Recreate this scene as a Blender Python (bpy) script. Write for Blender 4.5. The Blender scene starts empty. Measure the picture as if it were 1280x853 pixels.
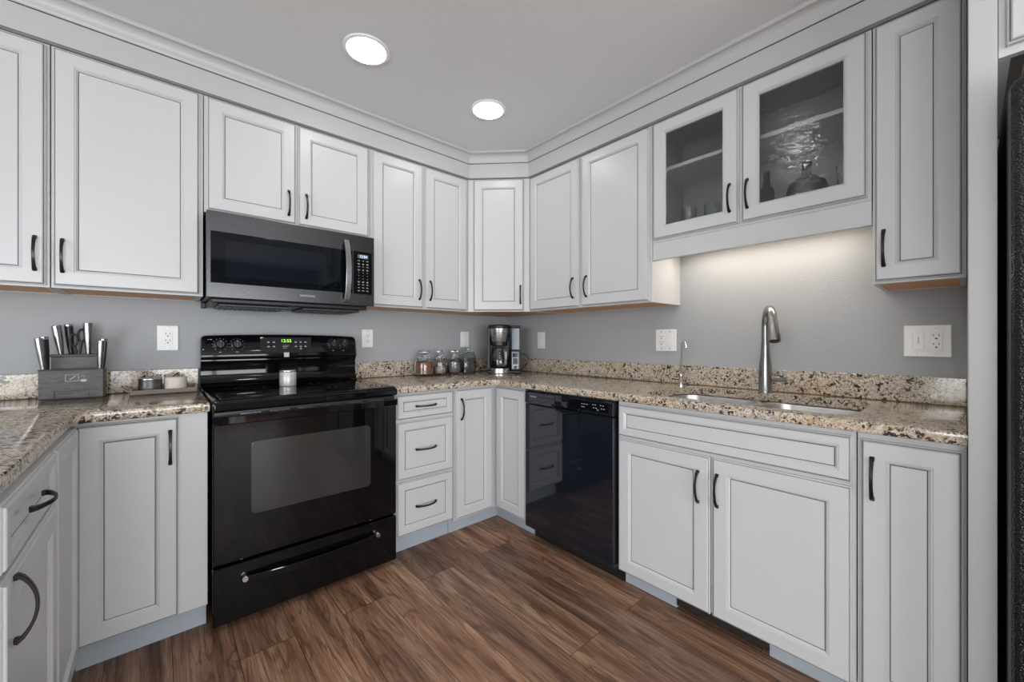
import bpy, bmesh, math, random
from mathutils import Vector, Matrix, geometry
random.seed(7)
S = bpy.context.scene
C = S.collection
PI = math.pi

# ------------------------------------------------------------------ camera, world, exposure
YAW = 48.577
cam = bpy.data.cameras.new('camera')
cam.sensor_width = 36.0
cam.lens = 36.0 * 499.7 / 1280.0
cam.clip_start = 0.02
camo = bpy.data.objects.new('camera', cam); C.objects.link(camo)
camo.location = (-2.2156, -2.5861, 1.1525)
camo.rotation_euler = (PI / 2, 0, math.radians(YAW - 90))
S.camera = camo

S.view_settings.view_transform = 'Standard'
S.view_settings.look = 'None'
S.view_settings.gamma = 1.0
S.view_settings.exposure = -0.07
S.view_settings.use_curve_mapping = False

world = bpy.data.worlds.new('daylight'); S.world = world
world.use_nodes = True
bg = world.node_tree.nodes['Background']
bg.inputs[0].default_value = (0.93, 0.965, 1.0, 1)
bg.inputs[1].default_value = 11.6

LAMP_EMIT = 29.0         # recessed ceiling lamps, the added ones included
SINK_EMIT = 25.0         # light strip under the glass cabinet
ZC = 2.44                # ceiling
ZF = 0.01                # floor

def area_light(name, loc, rot, sx, sy, portal=True, power=0, color=(1, 1, 1)):
    l = bpy.data.lights.new(name, 'AREA'); l.shape = 'RECTANGLE'; l.size = sx; l.size_y = sy
    l.color = color; l.energy = power
    if portal: l.cycles.is_portal = True
    o = bpy.data.objects.new(name, l); C.objects.link(o); o.location = loc; o.rotation_euler = rot
    return o
# daylight portals in the wall openings (dining window on the left, patio door and added window behind the camera)
area_light('window_portal', (-5.98, -3.525, 1.3), (0, -PI / 2, 0), 1.8, 2.55)
area_light('patio_portal', (-3.55, -6.18, 1.04), (PI / 2, 0, 0), 2.1, 2.0)
area_light('window_portal', (-1.5, -6.18, 1.08), (PI / 2, 0, 0), 1.7, 1.55)  # portal of the added window

# ------------------------------------------------------------------ materials
def newmat(name):
    m = bpy.data.materials.new(name); m.use_nodes = True
    return m, m.node_tree, m.node_tree.nodes['Principled BSDF']
def N(t, typ, **kw):
    n = t.nodes.new(typ)
    for k, v in kw.items():
        if k.startswith('i_'): n.inputs[k[2:].replace('_', ' ')].default_value = v
        elif k.startswith('n'): n.inputs[int(k[1:])].default_value = v
        else: setattr(n, k, v)
    return n
def L(t, a, b): t.links.new(a, b)
def ramp(t, fac, stops, interp='LINEAR'):
    r = t.nodes.new('ShaderNodeValToRGB'); r.color_ramp.interpolation = interp
    e = r.color_ramp.elements
    while len(e) < len(stops): e.new(0.5)
    for el, (p, c) in zip(e, stops):
        el.position = p; el.color = (c[0], c[1], c[2], 1) if isinstance(c, tuple) else (c, c, c, 1)
    L(t, fac, r.inputs[0]); return r.outputs[0]
def mix(t, fac, a, b, mode='MIX'):
    m = t.nodes.new('ShaderNodeMix'); m.data_type = 'RGBA'; m.blend_type = mode
    for s, v in ((m.inputs[0], fac), (m.inputs[6], a), (m.inputs[7], b)):
        if hasattr(v, 'is_output'): L(t, v, s)
        elif isinstance(v, tuple): s.default_value = (v[0], v[1], v[2], 1)
        else: s.default_value = v
    return m.outputs[2]
def noise(t, co, scale, detail=3, rough=.55, dist=0):
    n = N(t, 'ShaderNodeTexNoise'); n.inputs['Scale'].default_value = scale
    n.inputs['Detail'].default_value = detail; n.inputs['Roughness'].default_value = rough
    n.inputs['Distortion'].default_value = dist
    if co is not None: L(t, co, n.inputs['Vector'])
    return n.outputs['Fac']
def bump(t, h, bsdf, strength=.2, dist=.001):
    b = N(t, 'ShaderNodeBump'); b.inputs['Strength'].default_value = strength; b.inputs['Distance'].default_value = dist
    L(t, h, b.inputs['Height']); L(t, b.outputs[0], bsdf.inputs['Normal'])
def coords(t, scale=None, kind='Object'):
    tc = N(t, 'ShaderNodeTexCoord'); o = tc.outputs[kind]
    if scale:
        mp = N(t, 'ShaderNodeMapping'); mp.inputs['Scale'].default_value = scale; L(t, o, mp.inputs[0]); o = mp.outputs[0]
    return o
def plain(name, col, rough=.5, metal=0.0, nscale=0, nstr=.1, spec=.5, var=0.0, coat=0, emit=None, estr=0, ndist=.001, stretch=None):
    m, t, b = newmat(name)
    b.inputs['Base Color'].default_value = (*col, 1)
    b.inputs['Roughness'].default_value = rough; b.inputs['Metallic'].default_value = metal
    b.inputs['Specular IOR Level'].default_value = spec
    if coat: b.inputs['Coat Weight'].default_value = coat; b.inputs['Coat Roughness'].default_value = .04
    if emit: b.inputs['Emission Color'].default_value = (*emit, 1); b.inputs['Emission Strength'].default_value = estr
    co = coords(t, stretch)
    if nscale: bump(t, noise(t, co, nscale, 2), b, nstr, ndist)
    if var:
        f = noise(t, co, max(nscale * .3, 6), 3)
        c = mix(t, f, tuple(x * (1 - var) for x in col), tuple(min(1, x * (1 + var)) for x in col))
        L(t, c, b.inputs['Base Color'])
    return m
M = {}
M['paint'] = plain('cabinet_paint', (.545, .55, .555), .30, nscale=60, nstr=.03, spec=.45, var=.012)
M['glaze'] = plain('grey_glaze', (.055, .055, .06), .5, nscale=80, nstr=.05, var=.1)
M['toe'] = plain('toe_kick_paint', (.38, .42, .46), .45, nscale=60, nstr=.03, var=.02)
M['trim'] = plain('trim_paint', (.465, .465, .465), .4, nscale=50, nstr=.03, var=.012)
M['wall'] = plain('wall_paint', (.37, .382, .395), .62, nscale=140, nstr=.7, ndist=.0022, spec=.3, var=.02)
M['ceiling'] = plain('ceiling_paint', (.725, .735, .75), .85, nscale=140, nstr=.25, spec=.2, var=.015)
M['black_gloss'] = plain('black_enamel', (.003, .003, .004), .05, nscale=8, nstr=.008, spec=.36)
M['dw_gloss'] = plain('dishwasher_enamel', (.008, .010, .016), .05, nscale=6, nstr=.004, spec=.85, coat=.15)
M['black_glass'] = plain('black_ceramic_glass', (.003, .003, .004), .02, nscale=6, nstr=.003, spec=.36)
M['oven_window'] = plain('oven_window_glass', (.030, .030, .030), .05, nscale=14, nstr=.004, spec=.6, var=.12)
M['black_plastic'] = plain('black_plastic', (.012, .012, .013), .38, nscale=60, nstr=.05, var=.1)
M['dark_plastic'] = plain('dark_grey_plastic', (.035, .036, .038), .4, nscale=60, nstr=.05, var=.1)
M['bronze'] = plain('dark_bronze', (.035, .032, .032), .30, metal=.75, nscale=60, nstr=.03, var=.2)
M['white_plastic'] = plain('white_plastic', (.80, .80, .79), .35, nscale=60, nstr=.02, var=.01)
M['slot'] = plain('socket_slots', (.02, .02, .02), .6, nscale=60, nstr=.02, var=.05)
M['print_grey'] = plain('grey_print', (.42, .43, .45), .5, nscale=60, nstr=.02, var=.05)
M['print_dim'] = plain('dim_print', (.10, .105, .11), .4, nscale=60, nstr=.02, var=.05)
M['chrome'] = plain('chrome', (.78, .78, .79), .10, metal=1, nscale=30, nstr=.01, var=.03)
M['silver'] = plain('silver_plastic', (.5, .5, .52), .25, metal=.9, nscale=30, nstr=.02, var=.04)
M['smoke'] = plain('dim_display', (.004, .006, .011), .06, spec=.2, nscale=30, nstr=.01, var=.04)
M['green_led'] = plain('green_digits', (.2, .5, .05), .5, emit=(.45, 1, .12), estr=1.6, nscale=30, nstr=.01)
M['blue_led'] = plain('blue_digits', (.4, .5, .8), .5, emit=(.62, .75, 1), estr=1.4, nscale=30, nstr=.01)
M['lamp'] = plain('lamp_diffuser', (1, 1, 1), .5, emit=(1, .975, .94), estr=LAMP_EMIT, nscale=30, nstr=.01)
M['strip'] = plain('strip_diffuser', (1, 1, 1), .5, emit=(1, .88, .72), estr=SINK_EMIT, nscale=30, nstr=.01)
M['coffee'] = plain('coffee', (.018, .009, .006), .3, nscale=90, nstr=.3, var=.3)
M['beans'] = plain('coffee_beans', (.016, .012, .012), .35, nscale=120, nstr=1, var=.5, ndist=.004)
M['spice'] = plain('orange_brown_spice', (.33, .12, .04), .7, nscale=300, nstr=.8, var=.4, ndist=.003)
M['sugar'] = plain('pale_grains', (.42, .33, .28), .7, nscale=250, nstr=.6, var=.2, ndist=.003)
M['grey_grain'] = plain('grey_brown_grains', (.22, .19, .18), .7, nscale=250, nstr=.6, var=.2, ndist=.003)
M['rubber'] = plain('rubber', (.02, .02, .02), .7, nscale=60, nstr=.05, var=.1)
M['register'] = plain('floor_register_metal', (.045, .040, .038), .4, metal=.5, nscale=60, nstr=.05, var=.1)
M['cord'] = plain('black_cord', (.02, .02, .02), .5, nscale=60, nstr=.05, var=.1)
M['scrubbed'] = plain('white_stoneware', (.62, .58, .53), .5, nscale=160, nstr=.5, var=.2)
M['dark_ware'] = plain('dark_mottled_tin', (.10, .095, .09), .35, metal=.6, nscale=110, nstr=.8, var=.7, ndist=.002)
M['tray_wood'] = plain('grey_washed_tray_wood', (.20, .165, .145), .6, nscale=20, nstr=.3, var=.3, stretch=(1, 8, 8))
M['candle_label'] = plain('pale_tin_label', (.55, .55, .54), .35, metal=.3, nscale=60, nstr=.3, var=.35, stretch=(1, 1, 3))

def brushed(name, col, rough, stretch, strength=.12, var=.12):
    m, t, b = newmat(name)
    b.inputs['Metallic'].default_value = 1; b.inputs['Roughness'].default_value = rough
    n = noise(t, coords(t, stretch), 40, 4)
    L(t, mix(t, n, tuple(c * (1 - var) for c in col), tuple(c * (1 + var) for c in col)), b.inputs['Base Color'])
    L(t, ramp(t, n, [(0, rough * .8), (1, rough * 1.25)]), b.inputs['Roughness'])
    bump(t, n, b, strength, .0004)
    return m
M['black_steel'] = brushed('black_stainless', (.095, .095, .10), .27, (1, 1, 60), .05, .05)
M['steel'] = brushed('stainless', (.50, .50, .50), .26, (1, 1, 20))
M['sink_steel'] = brushed('sink_stainless', (.74, .73, .72), .32, (20, 1, 1))
M['nickel'] = brushed('brushed_nickel', (.36, .36, .355), .24, (6, 6, 1), .06, .06)
M['handle_steel'] = brushed('handle_steel', (.42, .43, .44), .25, (1, 1, 20))

def wood(name, c1, c2, stretch, rough=.45, scale=8):
    m, t, b = newmat(name)
    co = coords(t, stretch)
    n = noise(t, co, scale, 6, .6, .6)
    L(t, ramp(t, n, [(.3, c1), (.7, c2)]), b.inputs['Base Color']); b.inputs['Roughness'].default_value = rough
    bump(t, n, b, .15, .0006)
    return m
M['orange_wood'] = wood('unpainted_cabinet_underside', (.60, .27, .08), (.74, .40, .15), (1, 8, 8))
M['knife_wood'] = wood('grey_stained_block', (.055, .052, .050), (.115, .11, .105), (2, 9, 9), .55, 10)
M['cab_inside'] = plain('cabinet_inside_shade', (.30, .30, .29), .5, nscale=40, nstr=.05, var=.05)  # grey instead of white: the dim interior's shade is put into the colour

def granite():
    m, t, b = newmat('speckled_granite')
    co0 = coords(t)
    nn = N(t, 'ShaderNodeTexNoise'); nn.inputs['Scale'].default_value = 55; nn.inputs['Detail'].default_value = 3; L(t, co0, nn.inputs['Vector'])
    sc = N(t, 'ShaderNodeVectorMath', operation='SCALE'); sc.inputs['Scale'].default_value = .016; L(t, nn.outputs['Color'], sc.inputs[0])
    ad = N(t, 'ShaderNodeVectorMath', operation='ADD'); L(t, co0, ad.inputs[0]); L(t, sc.outputs[0], ad.inputs[1]); co = ad.outputs[0]
    def vor(scale):
        v = N(t, 'ShaderNodeTexVoronoi'); v.inputs['Scale'].default_value = scale; L(t, co, v.inputs['Vector'])
        q = N(t, 'ShaderNodeSeparateColor'); L(t, v.outputs['Color'], q.inputs[0]); return q.outputs
    big = noise(t, co0, 6, 5, .65, .8)
    base = ramp(t, big, [(.30, (.50, .45, .38)), (.48, (.60, .50, .37)), (.60, (.56, .42, .27)), (.72, (.46, .32, .20))])
    a = vor(170); c = vor(260); d = vor(120)
    base = mix(t, ramp(t, a[0], [(.0, .0), (.55, .0), (.66, .55), (1, .6)]), base, (.66, .63, .57))
    base = mix(t, ramp(t, a[1], [(0, 0.), (.66, 0.), (.76, .5), (1, .6)]), base, (.34, .235, .15))
    base = mix(t, ramp(t, c[2], [(0, 0.), (.70, 0.), (.78, .55), (1, .65)]), base, (.27, .25, .235))
    clump = ramp(t, noise(t, co0, 28, 3, .6), [(.44, 0.), (.56, 1.)])
    dk = N(t, 'ShaderNodeMath', operation='MULTIPLY')
    L(t, ramp(t, d[0], [(0, 0.), (.64, 0.), (.68, 1.), (1, 1.)]), dk.inputs[0]); L(t, clump, dk.inputs[1])
    base = mix(t, dk.outputs[0], base, (.045, .036, .034))
    dk2 = ramp(t, c[0], [(0, 0.), (.86, 0.), (.90, .85), (1, .9)])
    base = mix(t, dk2, base, (.06, .045, .04))
    L(t, base, b.inputs['Base Color'])
    b.inputs['Roughness'].default_value = .09; b.inputs['Specular IOR Level'].default_value = .5
    return m
M['granite'] = granite()

def floor_mat():
    m, t, b = newmat('walnut_planks')
    tc = coords(t)
    mp = N(t, 'ShaderNodeMapping'); mp.inputs['Rotation'].default_value = (0, 0, PI / 2)
    mp.inputs['Location'].default_value = (0.35, 0.02, 0)
    L(t, tc, mp.inputs[0])
    br = N(t, 'ShaderNodeTexBrick'); br.offset = .37; br.offset_frequency = 2
    br.inputs['Color1'].default_value = (0, 0, 0, 1); br.inputs['Color2'].default_value = (1, 1, 1, 1)
    br.inputs['Mortar'].default_value = (.5, .5, .5, 1)
    br.inputs['Scale'].default_value = 1; br.inputs['Mortar Size'].default_value = .0011; br.inputs['Mortar Smooth'].default_value = .15
    br.inputs['Brick Width'].default_value = 1.22; br.inputs['Row Height'].default_value = .18
    L(t, mp.outputs[0], br.inputs['Vector'])
    # per-plank offset for the grain
    sep = N(t, 'ShaderNodeSeparateColor'); L(t, br.outputs['Color'], sep.inputs[0])
    cmb = N(t, 'ShaderNodeCombineXYZ')
    ml = N(t, 'ShaderNodeMath', operation='MULTIPLY'); ml.inputs[1].default_value = 37.0; L(t, sep.outputs[0], ml.inputs[0])
    L(t, ml.outputs[0], cmb.inputs[0]); L(t, ml.outputs[0], cmb.inputs[1]); L(t, ml.outputs[0], cmb.inputs[2])
    st = N(t, 'ShaderNodeMapping'); st.inputs['Scale'].default_value = (9, .9, 1); L(t, tc, st.inputs[0])
    ad = N(t, 'ShaderNodeVectorMath', operation='ADD'); L(t, st.outputs[0], ad.inputs[0]); L(t, cmb.outputs[0], ad.inputs[1])
    n1 = noise(t, ad.outputs[0], 1.3, 3, .5, 1.1)
    # cathedral rings: wave of the distorted noise
    sn = N(t, 'ShaderNodeMath', operation='MULTIPLY'); sn.inputs[1].default_value = 46; L(t, n1, sn.inputs[0])
    si = N(t, 'ShaderNodeMath', operation='SINE'); L(t, sn.outputs[0], si.inputs[0])
    st2 = N(t, 'ShaderNodeMapping'); st2.inputs['Scale'].default_value = (120, 3, 1); L(t, tc, st2.inputs[0])
    ad2 = N(t, 'ShaderNodeVectorMath', operation='ADD'); L(t, st2.outputs[0], ad2.inputs[0]); L(t, cmb.outputs[0], ad2.inputs[1])
    fine = noise(t, ad2.outputs[0], 1.6, 5, .65)
    st3 = N(t, 'ShaderNodeMapping'); st3.inputs['Scale'].default_value = (14, 1.4, 1); L(t, tc, st3.inputs[0])
    ad3 = N(t, 'ShaderNodeVectorMath', operation='ADD'); L(t, st3.outputs[0], ad3.inputs[0]); L(t, cmb.outputs[0], ad3.inputs[1])
    mid = noise(t, ad3.outputs[0], 1.2, 5, .6, .4)
    base = ramp(t, mid, [(.30, (.13, .066, .040)), (.5, (.315, .175, .110)), (.70, (.52, .34, .23))])
    base = mix(t, ramp(t, si.outputs[0], [(0, .0), (.45, .0), (1, .5)]), base, (.06, .03, .02))
    base = mix(t, ramp(t, fine, [(.35, .55), (.62, 0.)]), base, (.05, .027, .02))
    tint = ramp(t, sep.outputs[0], [(0, (.72, .72, .74)), (.5, (1., .98, .96)), (1, (1.28, 1.22, 1.18))])
    base = mix(t, 1.0, base, tint, 'MULTIPLY')
    base = mix(t, br.outputs['Fac'], base, (.012, .008, .006))
    L(t, base, b.inputs['Base Color'])
    L(t, ramp(t, fine, [(.3, .46), (.7, .36)]), b.inputs['Roughness']); b.inputs['Specular IOR Level'].default_value = .3
    hb = mix(t, br.outputs['Fac'], fine, (0., 0., 0.))
    bump(t, hb, b, .18, .0008)
    return m
M['floor'] = floor_mat()

def glass_mat(name, col=(1, 1, 1), bumpy=0, scale=30, rough=0.0, dist=.002, stretch=None):
    m, t, b = newmat(name)
    b.inputs['Base Color'].default_value = (*col, 1); b.inputs['Transmission Weight'].default_value = 1
    b.inputs['Roughness'].default_value = rough; b.inputs['IOR'].default_value = 1.45
    if bumpy: bump(t, noise(t, coords(t, stretch), scale, 2, .5, .4), b, bumpy, dist)
    return m
M['rain_glass'] = glass_mat('wavy_seeded_glass', (.93, .95, .95), 1.0, 42, dist=.0014, stretch=(1, .5, 2.0))
M['jar_glass'] = glass_mat('clear_jar_glass', (.93, .97, .98), .1, 20)
M['dark_glass'] = glass_mat('dark_bottle_glass', (.16, .14, .12), .1, 20)
M['tank'] = plain('smoky_water_tank', (.10, .125, .15), .12, nscale=20, nstr=.05, var=.3)
M['knife_steel'] = plain('knife_grip_steel', (.34, .34, .35), .24, metal=1, nscale=20, nstr=.01, var=.04)
M['tower_face'] = plain('pewter_face', (.16, .17, .19), .3, metal=.7, nscale=30, nstr=.02, var=.04)
M['mw_glass'] = plain('tinted_microwave_glass', (.003, .004, .006), .03, nscale=6, nstr=.003, spec=.16)
M['pane'] = glass_mat('window_pane', (1, 1, 1), 0)

# ------------------------------------------------------------------ mesh helpers
class MB:
    """collects shapes into one mesh; each shape may carry its own material slot"""
    def __init__(s): s.bm = bmesh.new(); s.mats = []
    def mi(s, mat):
        if mat is None: return 0
        if mat not in s.mats: s.mats.append(mat)
        return s.mats.index(mat)
    def box(s, x0, x1, y0, y1, z0, z1, mat=None, bev=0, seg=2):
        b = bmesh.new(); r = bmesh.ops.create_cube(b, size=1)
        for v in b.verts: v.co = Vector(((x0 + x1) / 2 + v.co.x * (x1 - x0), (y0 + y1) / 2 + v.co.y * (y1 - y0), (z0 + z1) / 2 + v.co.z * (z1 - z0)))
        if bev: bmesh.ops.bevel(b, geom=b.edges[:], offset=bev, segments=seg, affect='EDGES', profile=.5)
        s.merge(b, mat); return s
    def merge(s, b, mat=None, mtx=None):
        i = s.mi(mat)
        mp = {}
        for v in b.verts: mp[v] = s.bm.verts.new((mtx @ v.co) if mtx else v.co)
        for f in b.faces:
            try:
                nf = s.bm.faces.new([mp[v] for v in f.verts]); nf.material_index = i; nf.smooth = f.smooth
            except ValueError: pass
        b.free()
    def grid(s, rings, mat=None, closed=True, cap=True, smooth=True):
        """rings: list of equal-length vertex loops"""
        i = s.mi(mat); R = [[s.bm.verts.new(p) for p in r] for r in rings]; n = len(R[0])
        for a, b in zip(R, R[1:]):
            for k in range(n if closed else n - 1):
                f = s.bm.faces.new([a[k], a[(k + 1) % n], b[(k + 1) % n], b[k]]); f.material_index = i; f.smooth = smooth
        if cap and closed:
            for r in (R[0][::-1], R[-1]):
                f = s.bm.faces.new(r); f.material_index = i
        return s
    def tube(s, pts, rad, mat=None, n=12, cap=True, flat=None, up=(0, 0, 1)):
        """sweep a circle (or an ellipse: flat=(a,b)) along pts"""
        pts = [Vector(p) for p in pts]; rings = []
        u = Vector(up)
        prev = None
        for k, p in enumerate(pts):
            d = (pts[min(k + 1, len(pts) - 1)] - pts[max(k - 1, 0)]).normalized()
            if prev is None:
                a = d.cross(u)
                if a.length < 1e-4: a = d.cross(Vector((1, 0, 0)))
            else: a = prev - d * prev.dot(d)
            a.normalize(); b = d.cross(a).normalized(); prev = a
            r = rad[k] if isinstance(rad, (list, tuple)) else rad
            fa, fb = flat if flat else (1, 1)
            rings.append([p + a * math.cos(2 * PI * j / n) * r * fa + b * math.sin(2 * PI * j / n) * r * fb for j in range(n)])
        return s.grid(rings, mat, cap=cap)
    def strap(s, pts, w, th, mat=None, side=(1, 0, 0)):
        """sweep a rounded rectangle w (along side) x th along pts; w/th may be lists"""
        pts = [Vector(p) for p in pts]; sd = Vector(side).normalized(); rings = []
        for k, p in enumerate(pts):
            d = (pts[min(k + 1, len(pts) - 1)] - pts[max(k - 1, 0)]).normalized()
            nrm = d.cross(sd).normalized()
            W = (w[k] if isinstance(w, list) else w) / 2; T = (th[k] if isinstance(th, list) else th) / 2
            c = min(W, T) * .45
            q = [(-W + c, -T), (W - c, -T), (W, -T + c), (W, T - c), (W - c, T), (-W + c, T), (-W, T - c), (-W, -T + c)]
            rings.append([p + sd * a + nrm * b for a, b in q])
        return s.grid(rings, mat, smooth=False)
    def lathe(s, prof, cx=0, cy=0, mat=None, n=32, mtx=None):
        rings = [[Vector((cx + r * math.cos(2 * PI * k / n), cy + r * math.sin(2 * PI * k / n), z)) for k in range(n)] for r, z in prof]
        if mtx: rings = [[mtx @ p for p in r] for r in rings]
        return s.grid(rings, mat)
    def prism(s, poly, z0, z1, mat=None, bev=0):
        b = bmesh.new()
        vs = [b.verts.new((x, y, z0)) for x, y in poly]; f = b.faces.new(vs)
        r = bmesh.ops.extrude_face_region(b, geom=[f])
        for v in r['geom']:
            if isinstance(v, bmesh.types.BMVert): v.co.z = z1
        if bev: bmesh.ops.bevel(b, geom=b.edges[:], offset=bev, segments=2, affect='EDGES')
        s.merge(b, mat); return s
    def build(s, name, mat=None, parent=None, loc=None, rot=None, label=None, smooth=False):
        bmesh.ops.recalc_face_normals(s.bm, faces=s.bm.faces[:])
        me = bpy.data.meshes.new(name)
        if smooth:
            for f in s.bm.faces: f.smooth = True
        s.bm.to_mesh(me); s.bm.free()
        if s.mats:
            for m in s.mats: me.materials.append(m)
        else: me.materials.append(mat)
        if any(p.use_smooth for p in me.polygons):
            for e in []: pass
            try: me.set_sharp_from_angle(angle=math.radians(38))
            except Exception: pass
        o = bpy.data.objects.new(name, me); C.objects.link(o)
        if parent: o.parent = parent
        if loc: o.location = loc
        if rot: o.rotation_euler = rot
        if label: o['label'] = label
        return o

def thing(name, label, cat, loc=(0, 0, 0), rz=0, group=None):
    o = bpy.data.objects.new(name, None); C.objects.link(o); o.empty_display_size = .05
    o.location = loc; o.rotation_euler = (0, 0, rz); o['label'] = label; o['category'] = cat
    if group: o['group'] = group
    return o
def tag(o, label, cat, group=None):
    o['label'] = label; o['category'] = cat
    if group: o['group'] = group
    return o
def struct(o): o['kind'] = 'structure'; return o
def text_part(name, body, size, mat, parent, loc, rot, extrude=.0003, align='CENTER'):
    cu = bpy.data.curves.new(name, 'FONT'); cu.body = body; cu.size = size; cu.extrude = extrude
    cu.align_x = align; cu.align_y = 'CENTER'
    tmp = bpy.data.objects.new('tmp_text', cu); C.objects.link(tmp)
    bpy.context.view_layer.update()
    me = bpy.data.meshes.new_from_object(tmp.evaluated_get(bpy.context.evaluated_depsgraph_get()))
    bpy.data.objects.remove(tmp); me.name = name
    me.materials.clear(); me.materials.append(mat)
    o = bpy.data.objects.new(name, me); C.objects.link(o)
    o.parent = parent; o.location = loc; o.rotation_euler = rot
    return o

# ------------------------------------------------------------------ room shell
struct(MB().box(-6.0, .0, -6.2, 0, -.09, ZF).build('floor', M['floor']))
struct(MB().box(-6.0, .0, -6.2, 0, ZC, ZC + .1).build('ceiling', M['ceiling']))
struct(MB().box(-6.12, .12, 0, .12, -.09, ZC + .1).build('wall_back', M['wall']))
struct(MB().box(0, .12, -6.32, 0, -.09, ZC + .1).build('wall_right', M['wall']))
def wall_with_hole(name, axis, c0, c1, a0, a1, h0, h1, z0, z1):
    m = MB(); zb, zt = -.09, ZC + .1
    def bx(p, q, r, s):
        if axis == 'x': m.box(c0, c1, p, q, r, s)
        else: m.box(p, q, c0, c1, r, s)
    bx(a0, h0, zb, zt); bx(h1, a1, zb, zt)
    if z0 > zb: bx(h0, h1, zb, z0)
    bx(h0, h1, z1, zt)
    return struct(m.build(name, M['wall']))
wall_with_hole('wall_left', 'x', -6.12, -6.0, -6.32, 0, -4.8, -2.25, .4, 2.2)
m = MB()   # wall behind the camera with a patio door and an added window
for a, b, c, d in ((-6.0, -4.6, -.09, 2.54), (-4.6, -2.5, -.09, .02), (-4.6, -2.5, 2.05, 2.54), (-2.5, -2.35, -.09, 2.54), (-2.35, -.65, -.09, .3), (-2.35, -.65, 1.85, 2.54), (-.65, 0, -.09, 2.54)):
    m.box(a, b, -6.32, -6.2, c, d)
struct(m.build('wall_front', M['wall']))
def frame(name, axis, c0, c1, a0, a1, z0, z1, nm, w=.06):
    m = MB()
    def bx(p, q, r, s):
        if axis == 'x': m.box(c0, c1, p, q, r, s, bev=.004)
        else: m.box(p, q, c0, c1, r, s, bev=.004)
    bx(a0, a1, z0, z0 + w); bx(a0, a1, z1 - w, z1)
    n = nm
    for k in range(n + 1):
        p = a0 + (a1 - a0 - w) * k / n
        bx(p, p + w, z0 + w, z1 - w)
    return struct(m.build(name, M['trim']))
frame('window_1', 'x', -6.08, -6.02, -4.8, -2.25, .4, 2.2, 3)
frame('door_1', 'y', -6.28, -6.22, -4.6, -2.5, .02, 2.05, 2, .08)
frame('added_window', 'y', -6.28, -6.22, -2.35, -.65, .3, 1.85, 2)  # unseen window, added to bring light to the lower left cabinets
struct(MB().box(-6.0, -3.08, -.016, 0, ZF, .11, bev=.003).build('baseboard_back', M['trim']))
struct(MB().box(-6.0, -5.984, -6.2, -.02, ZF, .11, bev=.003).build('baseboard_left', M['trim']))
struct(MB().box(-.016, 0, -6.2, -3.62, ZF, .11, bev=.003).build('baseboard_right', M['trim']))

# ------------------------------------------------------------------ cabinet fronts
def front_mesh(W, H, margin=.060, glass=False):
    """a framed panel front in its own coordinates: x 0..W, z 0..H, back at y=0, face at y=-.0205"""
    m = MB(); P, G = m.mi(M['paint']), m.mi(M['glaze'])
    g = margin
    loops = [(0, 0, P), (0, .0125, P), (.0035, .0155, P), (.0052, .0148, G), (.0070, .0190, P), (.0090, .0205, P),
             (g - .006, .0205, P), (g - .0045, .0186, P), (g - .0038, .0182, P), (g - .0015, .0190, P), (g + .0045, .0120, P), (g + .0066, .0112, G), (g + .0075, .0125, P)]
    if glass: loops = loops[:11]
    prev = None
    for ins, d, mi in loops:
        r = [m.bm.verts.new((x, -d, z)) for x, z in ((ins, ins), (W - ins, ins), (W - ins, H - ins), (ins, H - ins))]
        if prev:
            for k in range(4):
                f = m.bm.faces.new([prev[k], prev[(k + 1) % 4], r[(k + 1) % 4], r[k]]); f.material_index = mi
        else: first = r
        prev = r
    if glass:
        r = [m.bm.verts.new((v.co.x, 0, v.co.z)) for v in prev]
        for k in range(4): m.bm.faces.new([prev[k], prev[(k + 1) % 4], r[(k + 1) % 4], r[k]])
        for k in range(4): m.bm.faces.new([r[k], r[(k + 1) % 4], first[(k + 1) % 4], first[k]])
    else:
        m.bm.faces.new(prev); m.bm.faces.new(first[::-1])
    return m
def pull(parent, x, z, vertical=True, L_=.124, y0=-.0205):
    """arched bow pull, ends on the face, centred at x,z"""
    n = 18; pts = []; w = []; th = []
    for k in range(n + 1):
        s = k / n; a = (s - .5) * L_
        d = .027 * (math.sin(PI * s) ** .62) + .0005
        pts.append((x, y0 - d - .001, z + a) if vertical else (x + a, y0 - d - .001, z))
        e = abs(2 * s - 1)
        w.append(.0085 + .0035 * e ** 3); th.append(.0052 + .004 * e ** 6)
    m = MB(); m.strap(pts, w, th, side=(1, 0, 0) if vertical else (0, 0, 1))
    for q in (-1, 1):
        c = q * (L_ / 2 - .004)
        if vertical: m.box(x - .006, x + .006, y0 - .006, y0 + .0006, z + c - .005, z + c + .005, bev=.0015)
        else: m.box(x + c - .005, x + c + .005, y0 - .006, y0 + .0006, z - .006, z + .006, bev=.0015)
    return m.build('handle', M['bronze'], parent)
def front(cab, kind, u0, u1, z0, z1, face, hx=None, hz=None, vert=True, margin=.060):
    d = front_mesh(u1 - u0, z1 - z0, margin).build(kind, None, cab, (u0, -face, z0))
    if hx is not None: pull(d, hx - u0, hz - z0, vert)
    return d
def carcass(cab, W, z0, z1, depth, openfront=False, wood_bottom=True, inset=.003, inner=None):
    """panels from the wall (y=-.002) to y=-(depth-.019), face frame in front"""
    t = .016; yb, yf = -.003, -(depth - .019)
    m = MB(); im = inner or M['paint']
    m.box(.001, t, yf, yb, z0, z1, M['paint']); m.box(W - t, W - .001, yf, yb, z0, z1, M['paint'])
    m.box(t, W - t, yf, yb, z1 - t, z1, M['paint']); m.box(t, W - t, yb - .006, yb, z0, z1 - t, M['paint'])
    m.build('carcass', None, cab)
    MB().box(t, W - t, yf, yb - .006, z0 + inset, z0 + inset + t, bev=.0005).build('bottom_panel', M['orange_wood'] if wood_bottom else M['paint'], cab,
        label='unpainted orange-brown wood underside' if wood_bottom else None)
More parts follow.
